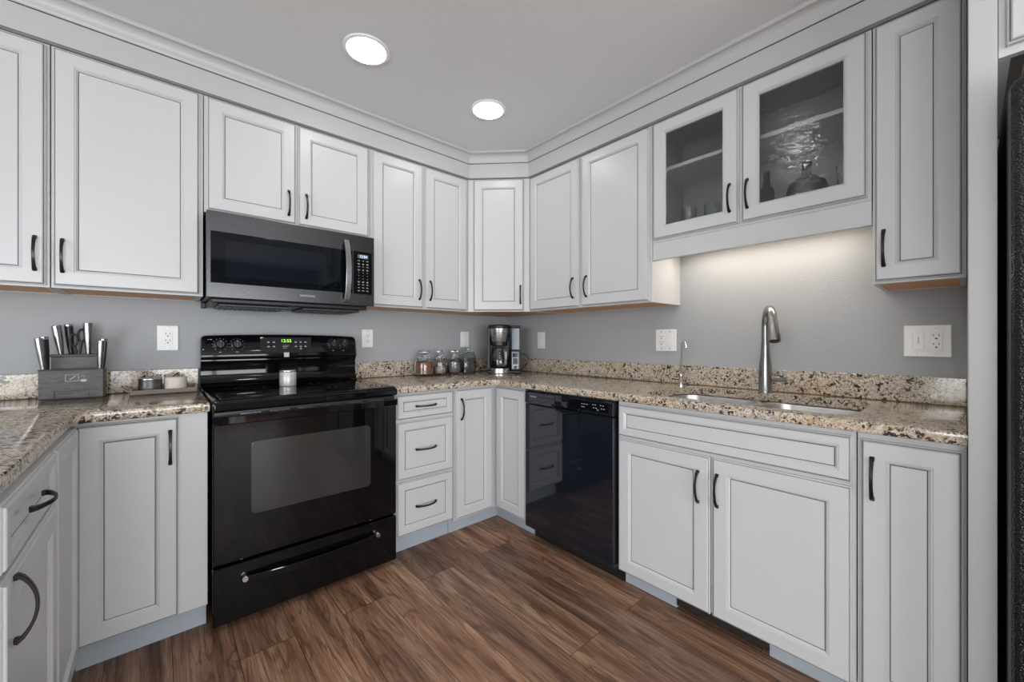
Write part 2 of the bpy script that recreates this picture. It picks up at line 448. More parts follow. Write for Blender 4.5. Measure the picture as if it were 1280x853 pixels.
def face_frame(cab, W, z0, z1, depth, sl=.04, sr=.04, rt=.03, rb=.03, mids=(), rails=(), solid=True, mat='paint'):
    m = MB(); a, b = -depth, -(depth - .0188)
    if solid:
        m.box(.0006, W - .0006, a, b, z0, z1, bev=.0008)
    else:
        m.box(.0006, sl, a, b, z0, z1, bev=.0008); m.box(W - sr, W - .0006, a, b, z0, z1, bev=.0008)
        m.box(sl, W - sr, a, b, z1 - rt, z1, bev=.0008); m.box(sl, W - sr, a, b, z0, z0 + rb, bev=.0008)
        for q in mids: m.box(q - .02, q + .02, a, b, z0 + rb, z1 - rt, bev=.0008)
    return m.build('face_frame', M[mat], cab)

UD = .309      # upper face-frame plane
BD = .611      # base face-frame plane
UZ0, UZ1 = 1.354, 2.266
DZ0, DZ1 = 1.361, 2.257
BZ0, BZ1 = .100, .878
# origin/rotation of the three runs: local x runs left to right as you face the run
def runA(x): return (x, 0, 0), 0
def runB(y): return (0, y, 0), -PI / 2
def runL(y): return (-3.046, y, 0), PI / 2

def upper(name, label, run, W, fronts, z0=UZ0, z1=UZ1, group='wall cabinets'):
    (loc, rz) = run
    c = thing(name, label, 'cabinet', loc, rz, group)
    carcass(c, W, z0, z1, UD); face_frame(c, W, z0, z1, UD)
    for (u0, u1, a, b, hx, hz) in fronts: front(c, 'door', u0, u1, a, b, UD, hx, hz)
    return c
# wall A, left to right
x0 = -2.985
upper('wall_cabinet', 'white wall cabinet at the far left, cut by the picture edge', runA(x0), -2.5235 - x0, [(.018, -2.5325 - x0, DZ0, DZ1, -2.558 - x0, 1.475)])
x0 = -2.5215
upper('wall_cabinet', 'wide single-door white wall cabinet above the knife block', runA(x0), -2.067 - x0, [(.0065, -2.081 - x0, DZ0, DZ1, -2.490 - x0, 1.475)])
x0 = -2.065
upper('wall_cabinet', 'short two-door white wall cabinet directly above the microwave', runA(x0), -1.305 - x0,
      [(.012, -1.692 - x0, 1.748, DZ1, -1.726 - x0, 1.848), (-1.681 - x0, -1.316 - x0, 1.748, DZ1, -1.645 - x0, 1.848)], z0=1.738)
x0 = -1.303
upper('wall_cabinet', 'two-door white wall cabinet right of the microwave, above the glass jars', runA(x0), -.6125 - x0,
      [(.010, -.969 - x0, DZ0, DZ1, -.997 - x0, 1.473), (-.950 - x0, -.634 - x0, DZ0, DZ1, -.921 - x0, 1.473)])
# wall B
y0 = -.6125
upper('wall_cabinet', 'two-door white wall cabinet on the right wall, left of the glass doors', runB(y0), 1.520 + y0,
      [(.0135, 1.048 + y0, DZ0, DZ1, 1.008 + y0, 1.475), (1.070 + y0, 1.507 + y0, DZ0, DZ1, 1.110 + y0, 1.475)])
y0 = -2.368
upper('wall_cabinet', 'narrow single-door white wall cabinet beside the fridge panel', runB(y0), 2.590 + y0, [(.006, 2.583 + y0, DZ0, DZ1, 2.399 + y0, 1.475)])
# diagonal corner cabinet
cc = thing('corner_wall_cabinet', 'diagonal white corner wall cabinet with one door above the coffee maker', 'cabinet', (0, 0, 0), 0, 'wall cabinets')
po = [(-.003, -.003), (-.611, -.003), (-.611, -.290), (-.290, -.611), (-.003, -.611)]
mm = MB()
mm.prism(po, UZ1 - .016, UZ1, M['paint'])
mm.box(-.611, -.595, -.29, -.01, UZ0, UZ1 - .017, M['paint']); mm.box(-.29, -.01, -.611, -.595, UZ0, UZ1 - .017, M['paint'])
mm.build('carcass', None, cc)
MB().prism([(-.004, -.004), (-.594, -.004), (-.594, -.297), (-.297, -.594), (-.004, -.594)], UZ0 + .003, UZ0 + .019).build('bottom_panel', M['orange_wood'], cc, label='unpainted orange-brown wood underside')
# local frame of the diagonal face
dm = bpy.data.objects.new('face_frame', None)
HW = .2135
fm = MB().box(-HW, HW, -.0188, 0, UZ0, UZ1, bev=.0008)
ff = fm.build('face_frame', M['paint'], cc, (-.4605 + .0095, -.4605 + .0095, 0), (0, 0, -PI / 4))
bpy.data.objects.remove(dm)
dd = front_mesh(.345, DZ1 - DZ0).build('door', None, cc); dd.rotation_euler = (0, 0, -PI / 4)
cdir = Vector((math.cos(-PI / 4), math.sin(-PI / 4), 0)); ndir = Vector((-math.sin(PI / 4), -math.cos(PI / 4), 0))
ctr = Vector((-.4605 + .0095, -.4605 + .0095, 0)) + ndir * .0190
dd.location = ctr - cdir * .1735 + Vector((0, 0, DZ0))
pull(dd, .345 - .022, 1.468 - DZ0)

# glass-door cabinet over the sink
y0 = -1.522; W = 2.366 + y0; gz0, gz1 = 1.655, UZ1
gc = thing('glass_door_cabinet', 'white wall cabinet with two wavy glass doors above the sink', 'cabinet', (0, y0, 0), -PI / 2)
m = MB(); t = .016; yf = -(UD - .019)
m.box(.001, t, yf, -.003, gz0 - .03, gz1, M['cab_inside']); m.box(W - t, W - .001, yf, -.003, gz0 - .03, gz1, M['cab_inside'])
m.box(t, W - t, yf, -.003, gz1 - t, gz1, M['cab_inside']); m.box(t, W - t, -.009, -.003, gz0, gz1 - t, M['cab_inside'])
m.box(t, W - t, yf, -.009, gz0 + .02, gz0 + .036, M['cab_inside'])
m.build('carcass', None, gc)
MB().box(t, W - t, yf + .02, -.010, 2.022, 2.040, bev=.001).build('shelf', M['paint'], gc)
face_frame(gc, W, gz0, gz1, UD, .045, .045, .055, .045, mids=(1.939 + y0,), solid=False)
MB().box(.0006, W - .0006, -UD, -(UD - .0188), 1.566, gz0 - .0005, bev=.0015).box(.0006, W - .0006, -UD - .004, -UD, 1.566, 1.575, bev=.0015).build('valance', M['paint'], gc)
MB().box(t, W - t, yf, -.01, gz0 + .001, gz0 + .018).build('underside_panel', M['paint'], gc)
for (u0, u1, hx) in ((1.531 + y0, 1.932 + y0, 1.899 + y0), (1.946 + y0, 2.355 + y0, 1.970 + y0)):
    d = front_mesh(u1 - u0, 2.257 - 1.668, .062, True).build('door', None, gc, (u0, -UD, 1.668))
    MB().box(.060, u1 - u0 - .060, -.0100, -.0070, .060, 2.257 - 1.668 - .060).build('glass_pane', M['rain_glass'], d, label='wavy textured glass pane')
    pull(d, hx - u0, 1.783 - 1.668)
st = thing('under_cabinet_light', 'slim light strip fixed under the glass-door cabinet over the sink', 'light', (-.13, y0 - W / 2, gz0 - .002), -PI / 2)
MB().box(-.36, .36, -.03, .03, -.018, 0, bev=.003).build('housing', M['white_plastic'], st)
MB().box(-.35, .35, -.024, .024, -.0215, -.0182, bev=.001).build('diffuser', M['strip'], st)

# frieze board and crown moulding (structure) running round the top of the wall cabinets
def path(e, f=.331):
    c = -.95 - e * math.sqrt(2)
    g = f + e
    return [(-2.988 , -g), (c + g, -g), (-g, c + g), (-g, -2.5895)]
def sweep(name, prof, mat):
    m = MB(); Pn = m.mi(mat); G = m.mi(M['glaze'])
    ls = [[Vector((*p, z)) for p in path(e)] for e, z, g in prof]
    R = [[m.bm.verts.new(p) for p in l] for l in ls]
    n = len(R)
    for k in range(n):
        a, b = R[k], R[(k + 1) % n]
        for j in range(3):
            f = m.bm.faces.new([a[j], a[j + 1], b[j + 1], b[j]]); f.material_index = G if prof[k][2] else Pn
    m.bm.faces.new([r[0] for r in R]); m.bm.faces.new([r[-1] for r in R][::-1])
    return struct(m.build(name, None))
sweep('trim_1', [(-.020, 2.268, 0), (0, 2.268, 1), (.0005, 2.2705, 0), (.0005, 2.3675, 0), (.0005, 2.438, 0), (-.020, 2.438, 0)], M['trim'])
cr = [(.0007, 2.366, 1), (.0045, 2.3665, 1), (.0045, 2.3685, 0), (.0075, 2.372, 0)]
for k in range(9):
    a = PI / 2 * k / 8
    cr.append((.0095 + .030 * (1 - math.cos(a)), 2.378 + .044 * math.sin(a), 0))
cr += [(.043, 2.4225, 0), (.0462, 2.425, 0), (.0475, 2.429, 0), (.0462, 2.433, 0), (.046, 2.4395, 0), (.0007, 2.4395, 0)]
sweep('trim_2', cr, M['trim'])

# ------------------------------------------------------------------ base cabinets
def base(name, label, run, W, fronts, toe=.555, frame_mat='paint', toe_u=None, z0=BZ0, group='base cabinets', open_top=False):
    (loc, rz) = run
    c = thing(name, label, 'cabinet', loc, rz, group)
    t = .016; m = MB(); yf = -(BD - .0192)
    m.box(.001, t, yf, -.003, z0, BZ1, M['paint']); m.box(W - t, W - .001, yf, -.003, z0, BZ1, M['paint'])
    m.box(t, W - t, yf, -.003, z0, z0 + t, M['paint']); m.box(t, W - t, -.009, -.003, z0 + t, BZ1, M['paint'])
    m.build('carcass', None, c)
    face_frame(c, W, z0, BZ1, BD)
    for fr in fronts:
        kind, u0, u1, a, b, hx, hz, vert, mg = fr
        front(c, kind, u0, u1, a, b, BD, hx, hz, vert, mg)
    for (a, b) in (toe_u or [(.0, W)]):
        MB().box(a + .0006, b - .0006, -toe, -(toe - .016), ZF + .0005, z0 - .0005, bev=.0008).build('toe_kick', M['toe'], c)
    return c
x0 = -2.4335
base('base_cabinet', 'single-door white base cabinet left of the range', runA(x0), -2.0725 - x0, [('door', .0095, -2.161 - x0, .122, .866, -2.185 - x0, .757, True, .060)], z0=.115)
x0 = -1.2955
base('base_cabinet', 'white three-drawer base cabinet just right of the range', runA(x0), -.931 - x0,
     [('drawer', .0075, -.941 - x0, .737, .866, -1.118 - x0, .801, False, .036),
      ('drawer', .0075, -.941 - x0, .418, .722, -1.118 - x0, .568, False, .045),
      ('drawer', .0075, -.941 - x0, .124, .406, -1.118 - x0, .262, False, .045)], z0=.115)
# lazy-susan corner cabinet
lz = thing('corner_base_cabinet', 'white L-shaped corner base cabinet with two doors meeting in the corner', 'cabinet', (0, 0, 0), 0, 'base cabinets')
m = MB()
m.prism([(-.003, -.003), (-.929, -.003), (-.929, -.592), (-.592, -.592), (-.592, -.904), (-.003, -.904)], .10, .116, M['paint'])
m.box(-.929, -.913, -.592, -.003, .117, .878, M['paint']); m.box(-.592, -.003, -.904, -.888, .117, .878, M['paint'])
m.box(-.912, -.01, -.009, -.003, .117, .878, M['paint']); m.box(-.009, -.003, -.887, -.012, .117, .878, M['paint'])
m.build('carcass', None, lz)
MB().prism([(-.929, -.611), (-.929, -.5925), (-.5925, -.5925), (-.5925, -.904), (-.611, -.904), (-.611, -.611)], .10, .878).build('face_frame', M['paint'], lz)
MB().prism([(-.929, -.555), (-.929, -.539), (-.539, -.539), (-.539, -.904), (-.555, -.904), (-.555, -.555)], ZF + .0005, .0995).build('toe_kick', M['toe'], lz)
d = front_mesh(.2715, .866 - .112).build('door', None, lz, (-.9225, -.6115, .112)); pull(d, .9225 - .887, .752 - .112)
d = front_mesh(.2640, .866 - .112).build('door', None, lz, (-.6115, -.6360, .112), (0, 0, -PI / 2))
y0 = -1.5195
base('sink_cabinet', 'wide white sink base cabinet with a false drawer front over two doors', runB(y0), 2.366 + y0,
     [('drawer_front', 1.5265 + y0, 2.356 + y0, .718, .860, None, None, False, .036),
      ('door', 1.5265 + y0, 1.9355 + y0, .098, .704, 1.893 + y0, .582, True, .060),
      ('door', 1.944 + y0, 2.356 + y0, .098, .704, 1.965 + y0, .585, True, .060)], toe_u=[(0, .2515), (.5965, 2.366 + y0)])
y0 = -2.3680
base('base_cabinet', 'narrow single-door white base cabinet beside the fridge panel', runB(y0), 2.590 + y0, [('door', .0085, 2.583 + y0, .098, .858, 2.404 + y0, .745, True, .060)])
# left run (faces +x), local x runs from the camera towards wall A
base('base_cabinet', 'narrow white base cabinet door in the left corner beside the drawer', runL(-1.0150), .364, [('door', .008, .358, .116, .868, None, None, True, .060)])
base('base_cabinet', 'white base cabinet nearest the camera at the left, one drawer over a door', runL(-1.4980), .481,
     [('drawer', .010, .474, .745, .868, 1.498 - 1.262, .808, False, .036), ('door', .010, .474, .116, .730, 1.498 - 1.437, .662, True, .060)])

# toe-kick register under the sink cabinet
rg = thing('floor_register', 'dark louvred heating register set in the toe kick under the sink', 'vent', (-.5545, -1.7715, .026), -PI / 2)
MB().box(0, .343, -.006, .010, 0, .072, bev=.002).build('frame', M['register'], rg)
m = MB()
for k in range(44): m.box(.012 + k * .0073, .0155 + k * .0073, -.0095, -.0062, .030, .062)
m.build('louvres', M['slot'], rg)

# fridge panel, cabinet above, fridge
ep = tag(MB().box(-.700, -.002, -2.638, -2.5912, ZF + .0005, ZC - .0005, bev=.0015).build('end_panel', M['trim']), 'tall white end panel from floor to ceiling beside the fridge', 'panel')
fc = thing('fridge_cabinet', 'white cabinet over the fridge, only its lower left corner in view', 'cabinet', (0, -2.6395, 0), -PI / 2)
MB().box(.0, .92, -.660, -.003, 1.872, 2.438).box(0, .02, -.660, -.003, 1.842, 1.8715).box(.90, .92, -.660, -.003, 1.842, 1.8715).build('carcass', M['paint'], fc)
MB().box(.0205, .8995, -.6595, -.004, 1.862, 1.8715).build('bottom_panel', M['tray_wood'], fc, label='wood underside in a dark tone that stands in for shade')  # darker wood tone stands in for the shade above the fridge
MB().box(.0, .92, -.680, -.6605, 1.842, 2.438, bev=.001).build('face_frame', M['paint'], fc)
for a, b, h in ((.013, .455, .42), (.465, .907, .50)):
    d = front_mesh(b - a, .53).build('door', None, fc, (a, -.6805, 1.862)); pull(d, h - a, .11)
ep2 = tag(MB().box(-.700, -.002, -3.60, -3.562, ZF + .0005, ZC - .0005, bev=.0015).build('end_panel', M['trim']), 'tall white end panel on the far side of the fridge', 'panel')

def textured_black():
    m, t, b = newmat('pebbled_black_steel')
    b.inputs['Base Color'].default_value = (.008, .008, .011, 1); b.inputs['Roughness'].default_value = .2; b.inputs['Specular IOR Level'].default_value = .35
    v = N(t, 'ShaderNodeTexVoronoi'); v.inputs['Scale'].default_value = 260; L(t, coords(t), v.inputs['Vector'])
    bump(t, v.outputs['Distance'], b, .7, .002); return m
M['pebbled'] = textured_black()
fr = thing('refrigerator', 'black pebbled-finish refrigerator at the right edge of the picture', 'refrigerator', (0, -2.652, ZF), -PI / 2)
MB().box(0, .90, -.72, -.03, .012, 1.735, bev=.006).build('cabinet_body', M['dark_plastic'], fr)
MB().box(.0, .446, -.805, -.728, .06, 1.728, bev=.022, seg=4).build('door', M['pebbled'], fr)
MB().box(.454, .90, -.805, -.728, .06, 1.728, bev=.022, seg=4).build('door', M['pebbled'], fr)
for u in (.41, .49): MB().tube([(u, -.8055, .55), (u, -.85, .57), (u, -.855, 1.1), (u, -.85, 1.63), (u, -.8055, 1.65)], .013, n=12).build('handle', M['black_gloss'], fr)
MB().box(.02, .10, -.79, -.66, 1.7355, 1.765, bev=.006).build('hinge_cover', M['black_plastic'], fr)
MB().box(.02, .88, -.72, -.10, .0005, .0115).build('foot_rail', M['rubber'], fr)

# ------------------------------------------------------------------ countertops
def offset_poly(P, d):
    n = len(P); out = []
    for i in range(n):
        p0, p1, p2 = Vector(P[i - 1]), Vector(P[i]), Vector(P[(i + 1) % n])
        e1 = (p1 - p0).normalized(); e2 = (p2 - p1).normalized()
        n1 = Vector((-e1.y, e1.x)); n2 = Vector((-e2.y, e2.x))
        b = (n1 + n2); b.normalize(); c = b.dot(n1)
        out.append(tuple(p1 + b * (d / max(c, .3))))
    return out
def arc_corner(p, a, b, r, n=6):
    """points rounding corner p between directions a (incoming from) and b (going to)"""
    p = Vector(p); a = (Vector(a) - p).normalized(); b = (Vector(b) - p).normalized()
    ang = a.angle(b); t = r / math.tan(ang / 2); c = p + (a + b).normalized() * (r / math.sin(ang / 2))
    s = p + a * t - c; e = p + b * t - c
    out = []
    a0 = math.atan2(s.y, s.x); a1 = math.atan2(e.y, e.x); da = (a1 - a0 + PI) % (2 * PI) - PI
    for k in range(n + 1): out.append((c.x + r * math.cos(a0 + da * k / n), c.y + r * math.sin(a0 + da * k / n)))
    return out
def rounded(P, radii, n=6):
    out = []
    for i, p in enumerate(P):
        r = radii[i]
        if r: out += arc_corner(p, P[i - 1], P[(i + 1) % len(P)], r, n)
        else: out.append(tuple(p))
    return out
CZ0, CZ1 = .8790, .914
def slab(name, P, holes, parent):
    """P counter-clockwise outline; rounded edge profile; holes clockwise or any"""
    m = MB(); bm = m.bm
    prof = [(.007, CZ1), (.0028, CZ1 - .0012), (.0008, CZ1 - .004), (0, CZ1 - .008), (0, CZ0 + .006), (.002, CZ0 + .0018), (.006, CZ0)]
    R = [[bm.verts.new((x, y, z)) for x, y in offset_poly(P, d)] for d, z in prof]
    n = len(P)
    for a, b in zip(R, R[1:]):
        for k in range(n):
            f = bm.faces.new([a[k], b[k], b[(k + 1) % n], a[(k + 1) % n]]); f.smooth = True
    hv = []
    for H in holes:
        Ht = [bm.verts.new((x, y, CZ1)) for x, y in offset_poly(H, 0)]
        Hm = [bm.verts.new((x, y, CZ1 - .003)) for x, y in offset_poly(H, .002)]
        Hb = [bm.verts.new((x, y, CZ0)) for x, y in offset_poly(H, .002)]
        for a, b in ((Ht, Hm), (Hm, Hb)):
            for k in range(len(H)): bm.faces.new([a[k], b[k], b[(k + 1) % len(H)], a[(k + 1) % len(H)]])
        hv.append((Ht, Hb))
    for top in (True, False):
        loops = [R[0] if top else R[-1]] + [h[0] if top else h[1] for h in hv]
        flat = [v for l in loops for v in l]
        tris = geometry.tessellate_polygon([[v.co.copy() for v in l] for l in loops])
        for a, b, c in tris:
            try: bm.faces.new([flat[a], flat[b], flat[c]])
            except ValueError: pass
    return m.build(name, M['granite'], parent)
def splash(parent, x0, x1, y0, y1):
    return MB().box(x0, x1, y0, y1, CZ1 + .0005, 1.016, bev=.002).build('backsplash', M['granite'], parent)
# left L-shaped top
LX = -2.425; AY = -.653
Pl = [(-3.080, -.0015), (-3.080, -1.53), (LX, -1.53), (LX, AY), (-2.0675, AY), (-2.0675, -.0015)]
Pl = rounded(Pl, [0, 0, .02, .055, .004, 0])
cl = thing('countertop', 'speckled granite countertop left of the range under the knife block', 'countertop', (0, 0, 0))
slab('slab', Pl, [], cl); splash(cl, -3.080, -2.0675, -.0215, -.0015)
# right L-shaped top with the sink cut-out
Pr = [(-1.2985, -.0015), (-1.2985, AY), (-.652, AY), (-.652, -2.5905), (-.0015, -2.5905), (-.0015, -.0015)]
Pr = rounded(Pr, [0, .004, .06, 0, 0, 0])
SX0, SX1, SY0, SY1 = -.578, -.142, -2.352, -1.612
hole = rounded([(SX0, SY0), (SX0, SY1), (SX1, SY1), (SX1, SY0)], [.09] * 4, 8)
ct = thing('countertop', 'long speckled granite countertop wrapping the corner and holding the sink', 'countertop', (0, 0, 0))
slab('slab', Pr, [hole], ct); splash(ct, -1.2985, -.0225, -.0215, -.0015); splash(ct, -.0215, -.0015, -2.5905, -.0015)

# sink: two bowls
sk = thing('kitchen_sink', 'undermount double-bowl stainless steel sink below the tall faucet', 'sink', (0, 0, 0))
def bowl(name, bx0, bx1, by0, by1, depth):
    m = MB(); out = rounded([(bx0, by0), (bx1, by0), (bx1, by1), (bx0, by1)], [.085] * 4, 8)
    zt = CZ0 - .0012
    prof = [(-.012, zt), (-.002, zt), (.004, zt - .004), (.008, zt - .02), (.020, zt - depth + .03), (.030, zt - depth + .010), (.055, zt - depth)]
    m.grid([[Vector((x, y, z)) for x, y in offset_poly(out, d)] for d, z in prof], cap=False)
    r = offset_poly(out, .055); f = m.bm.faces.new([m.bm.verts.new((x, y, zt - depth)) for x, y in r])
    # outside shell
    m.grid([[Vector((x, y, z)) for x, y in offset_poly(out, d)] for d, z in [(-.012, zt - .0012), (-.001, zt - .002), (.015, zt - depth + .01), (.04, zt - depth - .004)]], cap=False)
    m.bm.faces.new([m.bm.verts.new((x, y, zt - depth - .0042)) for x, y in offset_poly(out, .04)][::-1])
    return m.build(name, M['sink_steel'], sk)
bowl('bowl', SX0 - .002, SX1 + .006, -1.975, SY1 + .006, .20)
bowl('bowl', SX0 - .002, SX1 + .006, SY0 + .001, -2.000, .17)
MB().box(SX0 + .03, SX1 - .03, -1.998, -1.977, CZ0 - .06, CZ0 - .006, bev=.006, seg=3).build('divider', M['sink_steel'], sk)
for yy in (-1.79, -2.17): MB().lathe([(.0, 0), (.042, 0), (.044, .002), (.036, .004), (.030, .001), (.0, .001)][1:], -.36, yy, n=28).build('drain', M['chrome'], sk, (0, 0, CZ0 - (.2005 if yy > -1.9 else .1705)))

# faucet
fa = thing('kitchen_faucet', 'tall brushed-nickel pull-down gooseneck faucet behind the sink', 'faucet', (-.086, -1.967, CZ1 + .0004))
MB().lathe([(.029, 0), (.029, .003), (.0275, .006), (.0275, .09), (.026, .12), (.0195, .175), (.0175, .215), (.0172, .235)]).build('body', M['nickel'], fa, smooth=True)
th = math.radians(206); dv = Vector((math.cos(th), math.sin(th), 0))
R0 = .083; pts = []
for k in range(25):
    a = PI * k / 24 * .92
    pts.append(dv * (R0 - R0 * math.cos(a)) + Vector((0, 0, .305 + .078 * math.sin(a))))
pts = [Vector((0, 0, .236)), Vector((0, 0, .27))] + pts
dirn = (pts[-1] - pts[-2]).normalized()
MB().tube(pts, [.0158] * len(pts), n=20).build('spout', M['nickel'], fa, smooth=True)
e0 = pts[-1]
MB().tube([e0 + dirn * .0005, e0 + dirn * .004, e0 + dirn * .02, e0 + dirn * .085, e0 + dirn * .092], [.0165, .0172, .0178, .0238, .0232], n=24).build('spray_head', M['nickel'], fa, smooth=True)
MB().tube([e0 + dirn * .0922, e0 + dirn * .096], [.018, .016], n=24).build('nozzle', M['black_plastic'], fa)
hl = MB().tube([(0, -.0275, .065), (0, -.0375, .065), (0, -.0385, .065), (0, -.085, .065), (0, -.087, .065)], [.0125, .0125, .0135, .0135, .0115], n=20)
hl.tube([(-.004, -.0615, .075), (-.02, -.075, .083), (-.055, -.079, .09)], [.0055, .0055, .0048], n=12)
hl.build('lever', M['nickel'], fa, smooth=True)
fw = thing('filter_faucet', 'small thin chrome gooseneck water filter tap at the sink corner', 'faucet', (-.118, -1.578, CZ1 + .0004))
MB().lathe([(.018, 0), (.018, .003), (.010, .008), (.009, .03), (.0115, .034), (.0115, .052), (.006, .058), (.0045, .07)]).build('body', M['chrome'], fw, smooth=True)
dv2 = Vector((math.cos(math.radians(222)), math.sin(math.radians(222)), 0)); R2 = .030
pts = [Vector((0, 0, .066)), dv2 * .004 + Vector((0, 0, .12)), dv2 * .016 + Vector((0, 0, .19))]
for k in range(15):
    a = PI * k / 14 * .9
    pts.append(dv2 * (.020 + R2 - R2 * math.cos(a)) + Vector((0, 0, .208 + .030 * math.sin(a))))
pts.append(pts[-1] + (pts[-1] - pts[-2]).normalized() * .018)
MB().tube(pts, [.0052] * (len(pts) - 2) + [.0062, .0062], n=10).build('spout', M['chrome'], fw, smooth=True)
m = MB()
for a in (60, 240):
    q = Vector((math.cos(math.radians(a)), math.sin(math.radians(a)), 0))
    m.tube([q * .008 + Vector((0, 0, .043)), q * .036 + Vector((0, 0, .049)), q * .041 + Vector((0, 0, .049))], [.005, .006, .004], n=8)
m.build('lever', M['chrome'], fw, smooth=True)

# ------------------------------------------------------------------ range
W = .756
rn = thing('kitchen_range', 'glossy black freestanding electric range with a smooth glass cooktop', 'range', (-2.0625, 0, ZF))
zf = ZF
def rb(x0, x1, y0, y1, z0, z1, **k): return MB().box(x0, x1, y0, y1, z0 - zf, z1 - zf, **k)
rb(.004, W - .004, -.632, -.030, .045, .895, bev=.004).build('body', M['black_gloss'], rn)
for ux in (.05, W - .05):
    for uy in (-.58, -.08):
        MB().lathe([(.018, .0), (.018, .01), (.012, .012), (.012, .036)], ux, uy, n=16).build('foot', M['rubber'], rn)
# storage drawer
dr = rb(.001, W - .001, -.664, -.6335, .038, .262, bev=.005).build('storage_drawer', M['black_gloss'], rn)
pts = []; n = 24; wd = []
for k in range(n + 1):
    s = k / n; pts.append((.105 + (W - .21) * s, -.676 - .020 * math.sin(PI * s) ** .6, .200 - zf - .012 * math.sin(PI * s)))
    wd.append(.020 + .012 * math.sin(PI * s))
m = MB(); m.strap(pts, wd, .010, M['black_gloss'], side=(0, 0, 1))
for q in (pts[0], pts[-1]): m.tube([(q[0], -.6645, q[2]), (q[0], -.682, q[2]), (q[0], -.687, q[2])], [.0135, .0135, .010], M['chrome'], n=16)
m.build('handle', None, dr, smooth=True)
# oven door with rounded window
od = rb(.001, W - .001, -.662, -.6335, .272, .826, bev=.005).build('oven_door', M['black_glass'], rn)
wz0, wz1, wx0, wx1 = .446 - zf, .742 - zf, .128, .622
ro = rounded([(wx0, wz0), (wx1, wz0), (wx1, wz1), (wx0, wz1)], [.018] * 4, 5)
m = MB(); m.grid([[Vector((x, -y, z)) for x, z in offset_poly(ro, d)] for d, y in ((0, .6620), (0, .6630), (.0015, .6634))], smooth=False)
m.build('oven_window', M['oven_window'], od, label='dark grey see-through window with rounded corners')
# full-width handle bar at top of the door
n = 28; pts = []; wv = []; tv = []
for k in range(n + 1):
    s = k / n; e = abs(2 * s - 1)
    pts.append((.004 + (W - .008) * s, -.668 - .034 * (1 - e ** 6), .842 - zf + .004 * (1 - e * e)))
m = MB(); m.strap(pts, .034, .016, side=(0, 0, 1)); m.build('door_handle', M['black_gloss'], od, smooth=True)
rb(.006, W - .006, -.655, -.6335, .828, .872, bev=.002).build('vent_trim', M['black_plastic'], rn)
m = MB()
for k in range(6):
    u = .09 + k * .105; m.box(u, u + .075, -.6565, -.6552, .853 - zf, .861 - zf)
m.build('vent_slots', M['silver'], rn)
# cooktop: rim and glass
rim = MB()
o = [(0.0, -.668), (W, -.668), (W, -.105), (0.0, -.105)]
rim.grid([[Vector((x, y, z - zf)) for x, y in offset_poly(rounded(o, [.02, .02, .004, .004], 5), d)]
          for d, z in ((.004, .896), (0, .876 + .022), (-.001, .903), (.002, .917), (.008, .9215), (.018, .922), (.026, .9190), (.03, .9188))], smooth=True)
for v in rim.bm.verts:
    if v.co.y < -.60 and v.co.z < .8995 - zf and False: pass
rim.build('cooktop_rim', M['black_gloss'], rn)
rb(-.001, W + .001, -.678, -.655, .876, .912, bev=.010, seg=4).build('front_trim', M['black_gloss'], rn)
ck = rb(.031, W - .031, -.638, -.1105, .9190, .9205, bev=.0005).build('glass_cooktop', M['black_glass'], rn)
for (ux, uy, r) in ((.20, -.50, .10), (.56, -.50, .085), (.20, -.24, .078), (.56, -.24, .10)):
    m = MB()
    for rr in (r, r * .62): m.grid([[Vector((ux + q * math.cos(2 * PI * k / 48), uy + q * math.sin(2 * PI * k / 48), z)) for k in range(48)] for q, z in ((rr, .9206 - zf), (rr - .0014, .9207 - zf))], cap=False)
    m.build('burner_ring', M['print_dim'], ck)
# backguard: profile swept along u with an arched top
prof = [(.030, .900), (.128, .900), (.128, .918), (.112, .926), (.094, .945), (.088, .985), (.088, 1.030), (.095, 1.048), (.100, 1.052), (.100, 1.058), (.106, 1.062), (.109, 1.070), (.107, 1.085), (.094, 1.168), (.088, 1.176), (.078, 1.179), (.030, 1.179)]
rings = []; n = 30
us = [0.0, .0015, .006, .012] + [.02 + (W - .04) * k / n for k in range(n + 1)] + [W - .012, W - .006, W - .0015, W]
for u in us:
    e = min(u, W - u); c = 0
    if e < .02: c = .018 * (1 - math.sqrt(max(0, 1 - ((.02 - e) / .02) ** 2)))
    arch = .009 * (1 - (2 * u / W - 1) ** 2)
    ring = []
    for off, z in prof:
        zz = z
        if z > 1.06: zz = 1.06 + (z - 1.06) * (1 + arch / .119) - (c if z > 1.12 else 0)
        ring.append(Vector((u, -off, zz - zf)))
    rings.append(ring)
bgd = MB().grid(rings).build('backguard', M['black_gloss'], rn)
tilt = math.atan2(.013, .083)      # panel leans back
rp = (PI / 2 - tilt, 0, 0)
def onpanel(z): return -(.107 - (z - 1.085) * .013 / .088) - .0006
ctrl = thing_panel = MB().box(-.125, .125, -.040, .042, 0, .0012, bev=.0005).build('control_panel', M['black_glass'], bgd, (W / 2 - .002, onpanel(1.131), 1.131 - zf), rp)
text_part('clock_digits', '12:55', .024, M['green_led'], ctrl, (-.002, .022, .0014), (0, 0, 0))
m = MB()
for (a, b) in [(-.088, .014), (-.062, .014), (-.088, -.010), (-.062, -.010), (.045, .014), (.070, .014), (.095, .014), (.045, -.010), (.070, -.010), (.095, -.010), (.070, -.023)]:
    m.box(a - .006, a + .006, b - .0018, b + .0018, .0013, .0018)
    m.box(a - .003, a + .003, b + .004, b + .0055, .0013, .0018)
for k in range(3): m.box(-.02 , .012 - k * .006, -.004 - k * .007, -.0025 - k * .007, .0013, .0018)
m.build('button_print', M['print_grey'], ctrl)
MB().box(-.013, .013, -.013, .013, 0, .0016, bev=.0006).build('badge', M['silver'], bgd, (W / 2 - .004, onpanel(1.078) - .0005, 1.077 - zf), rp, label='small square silver badge')
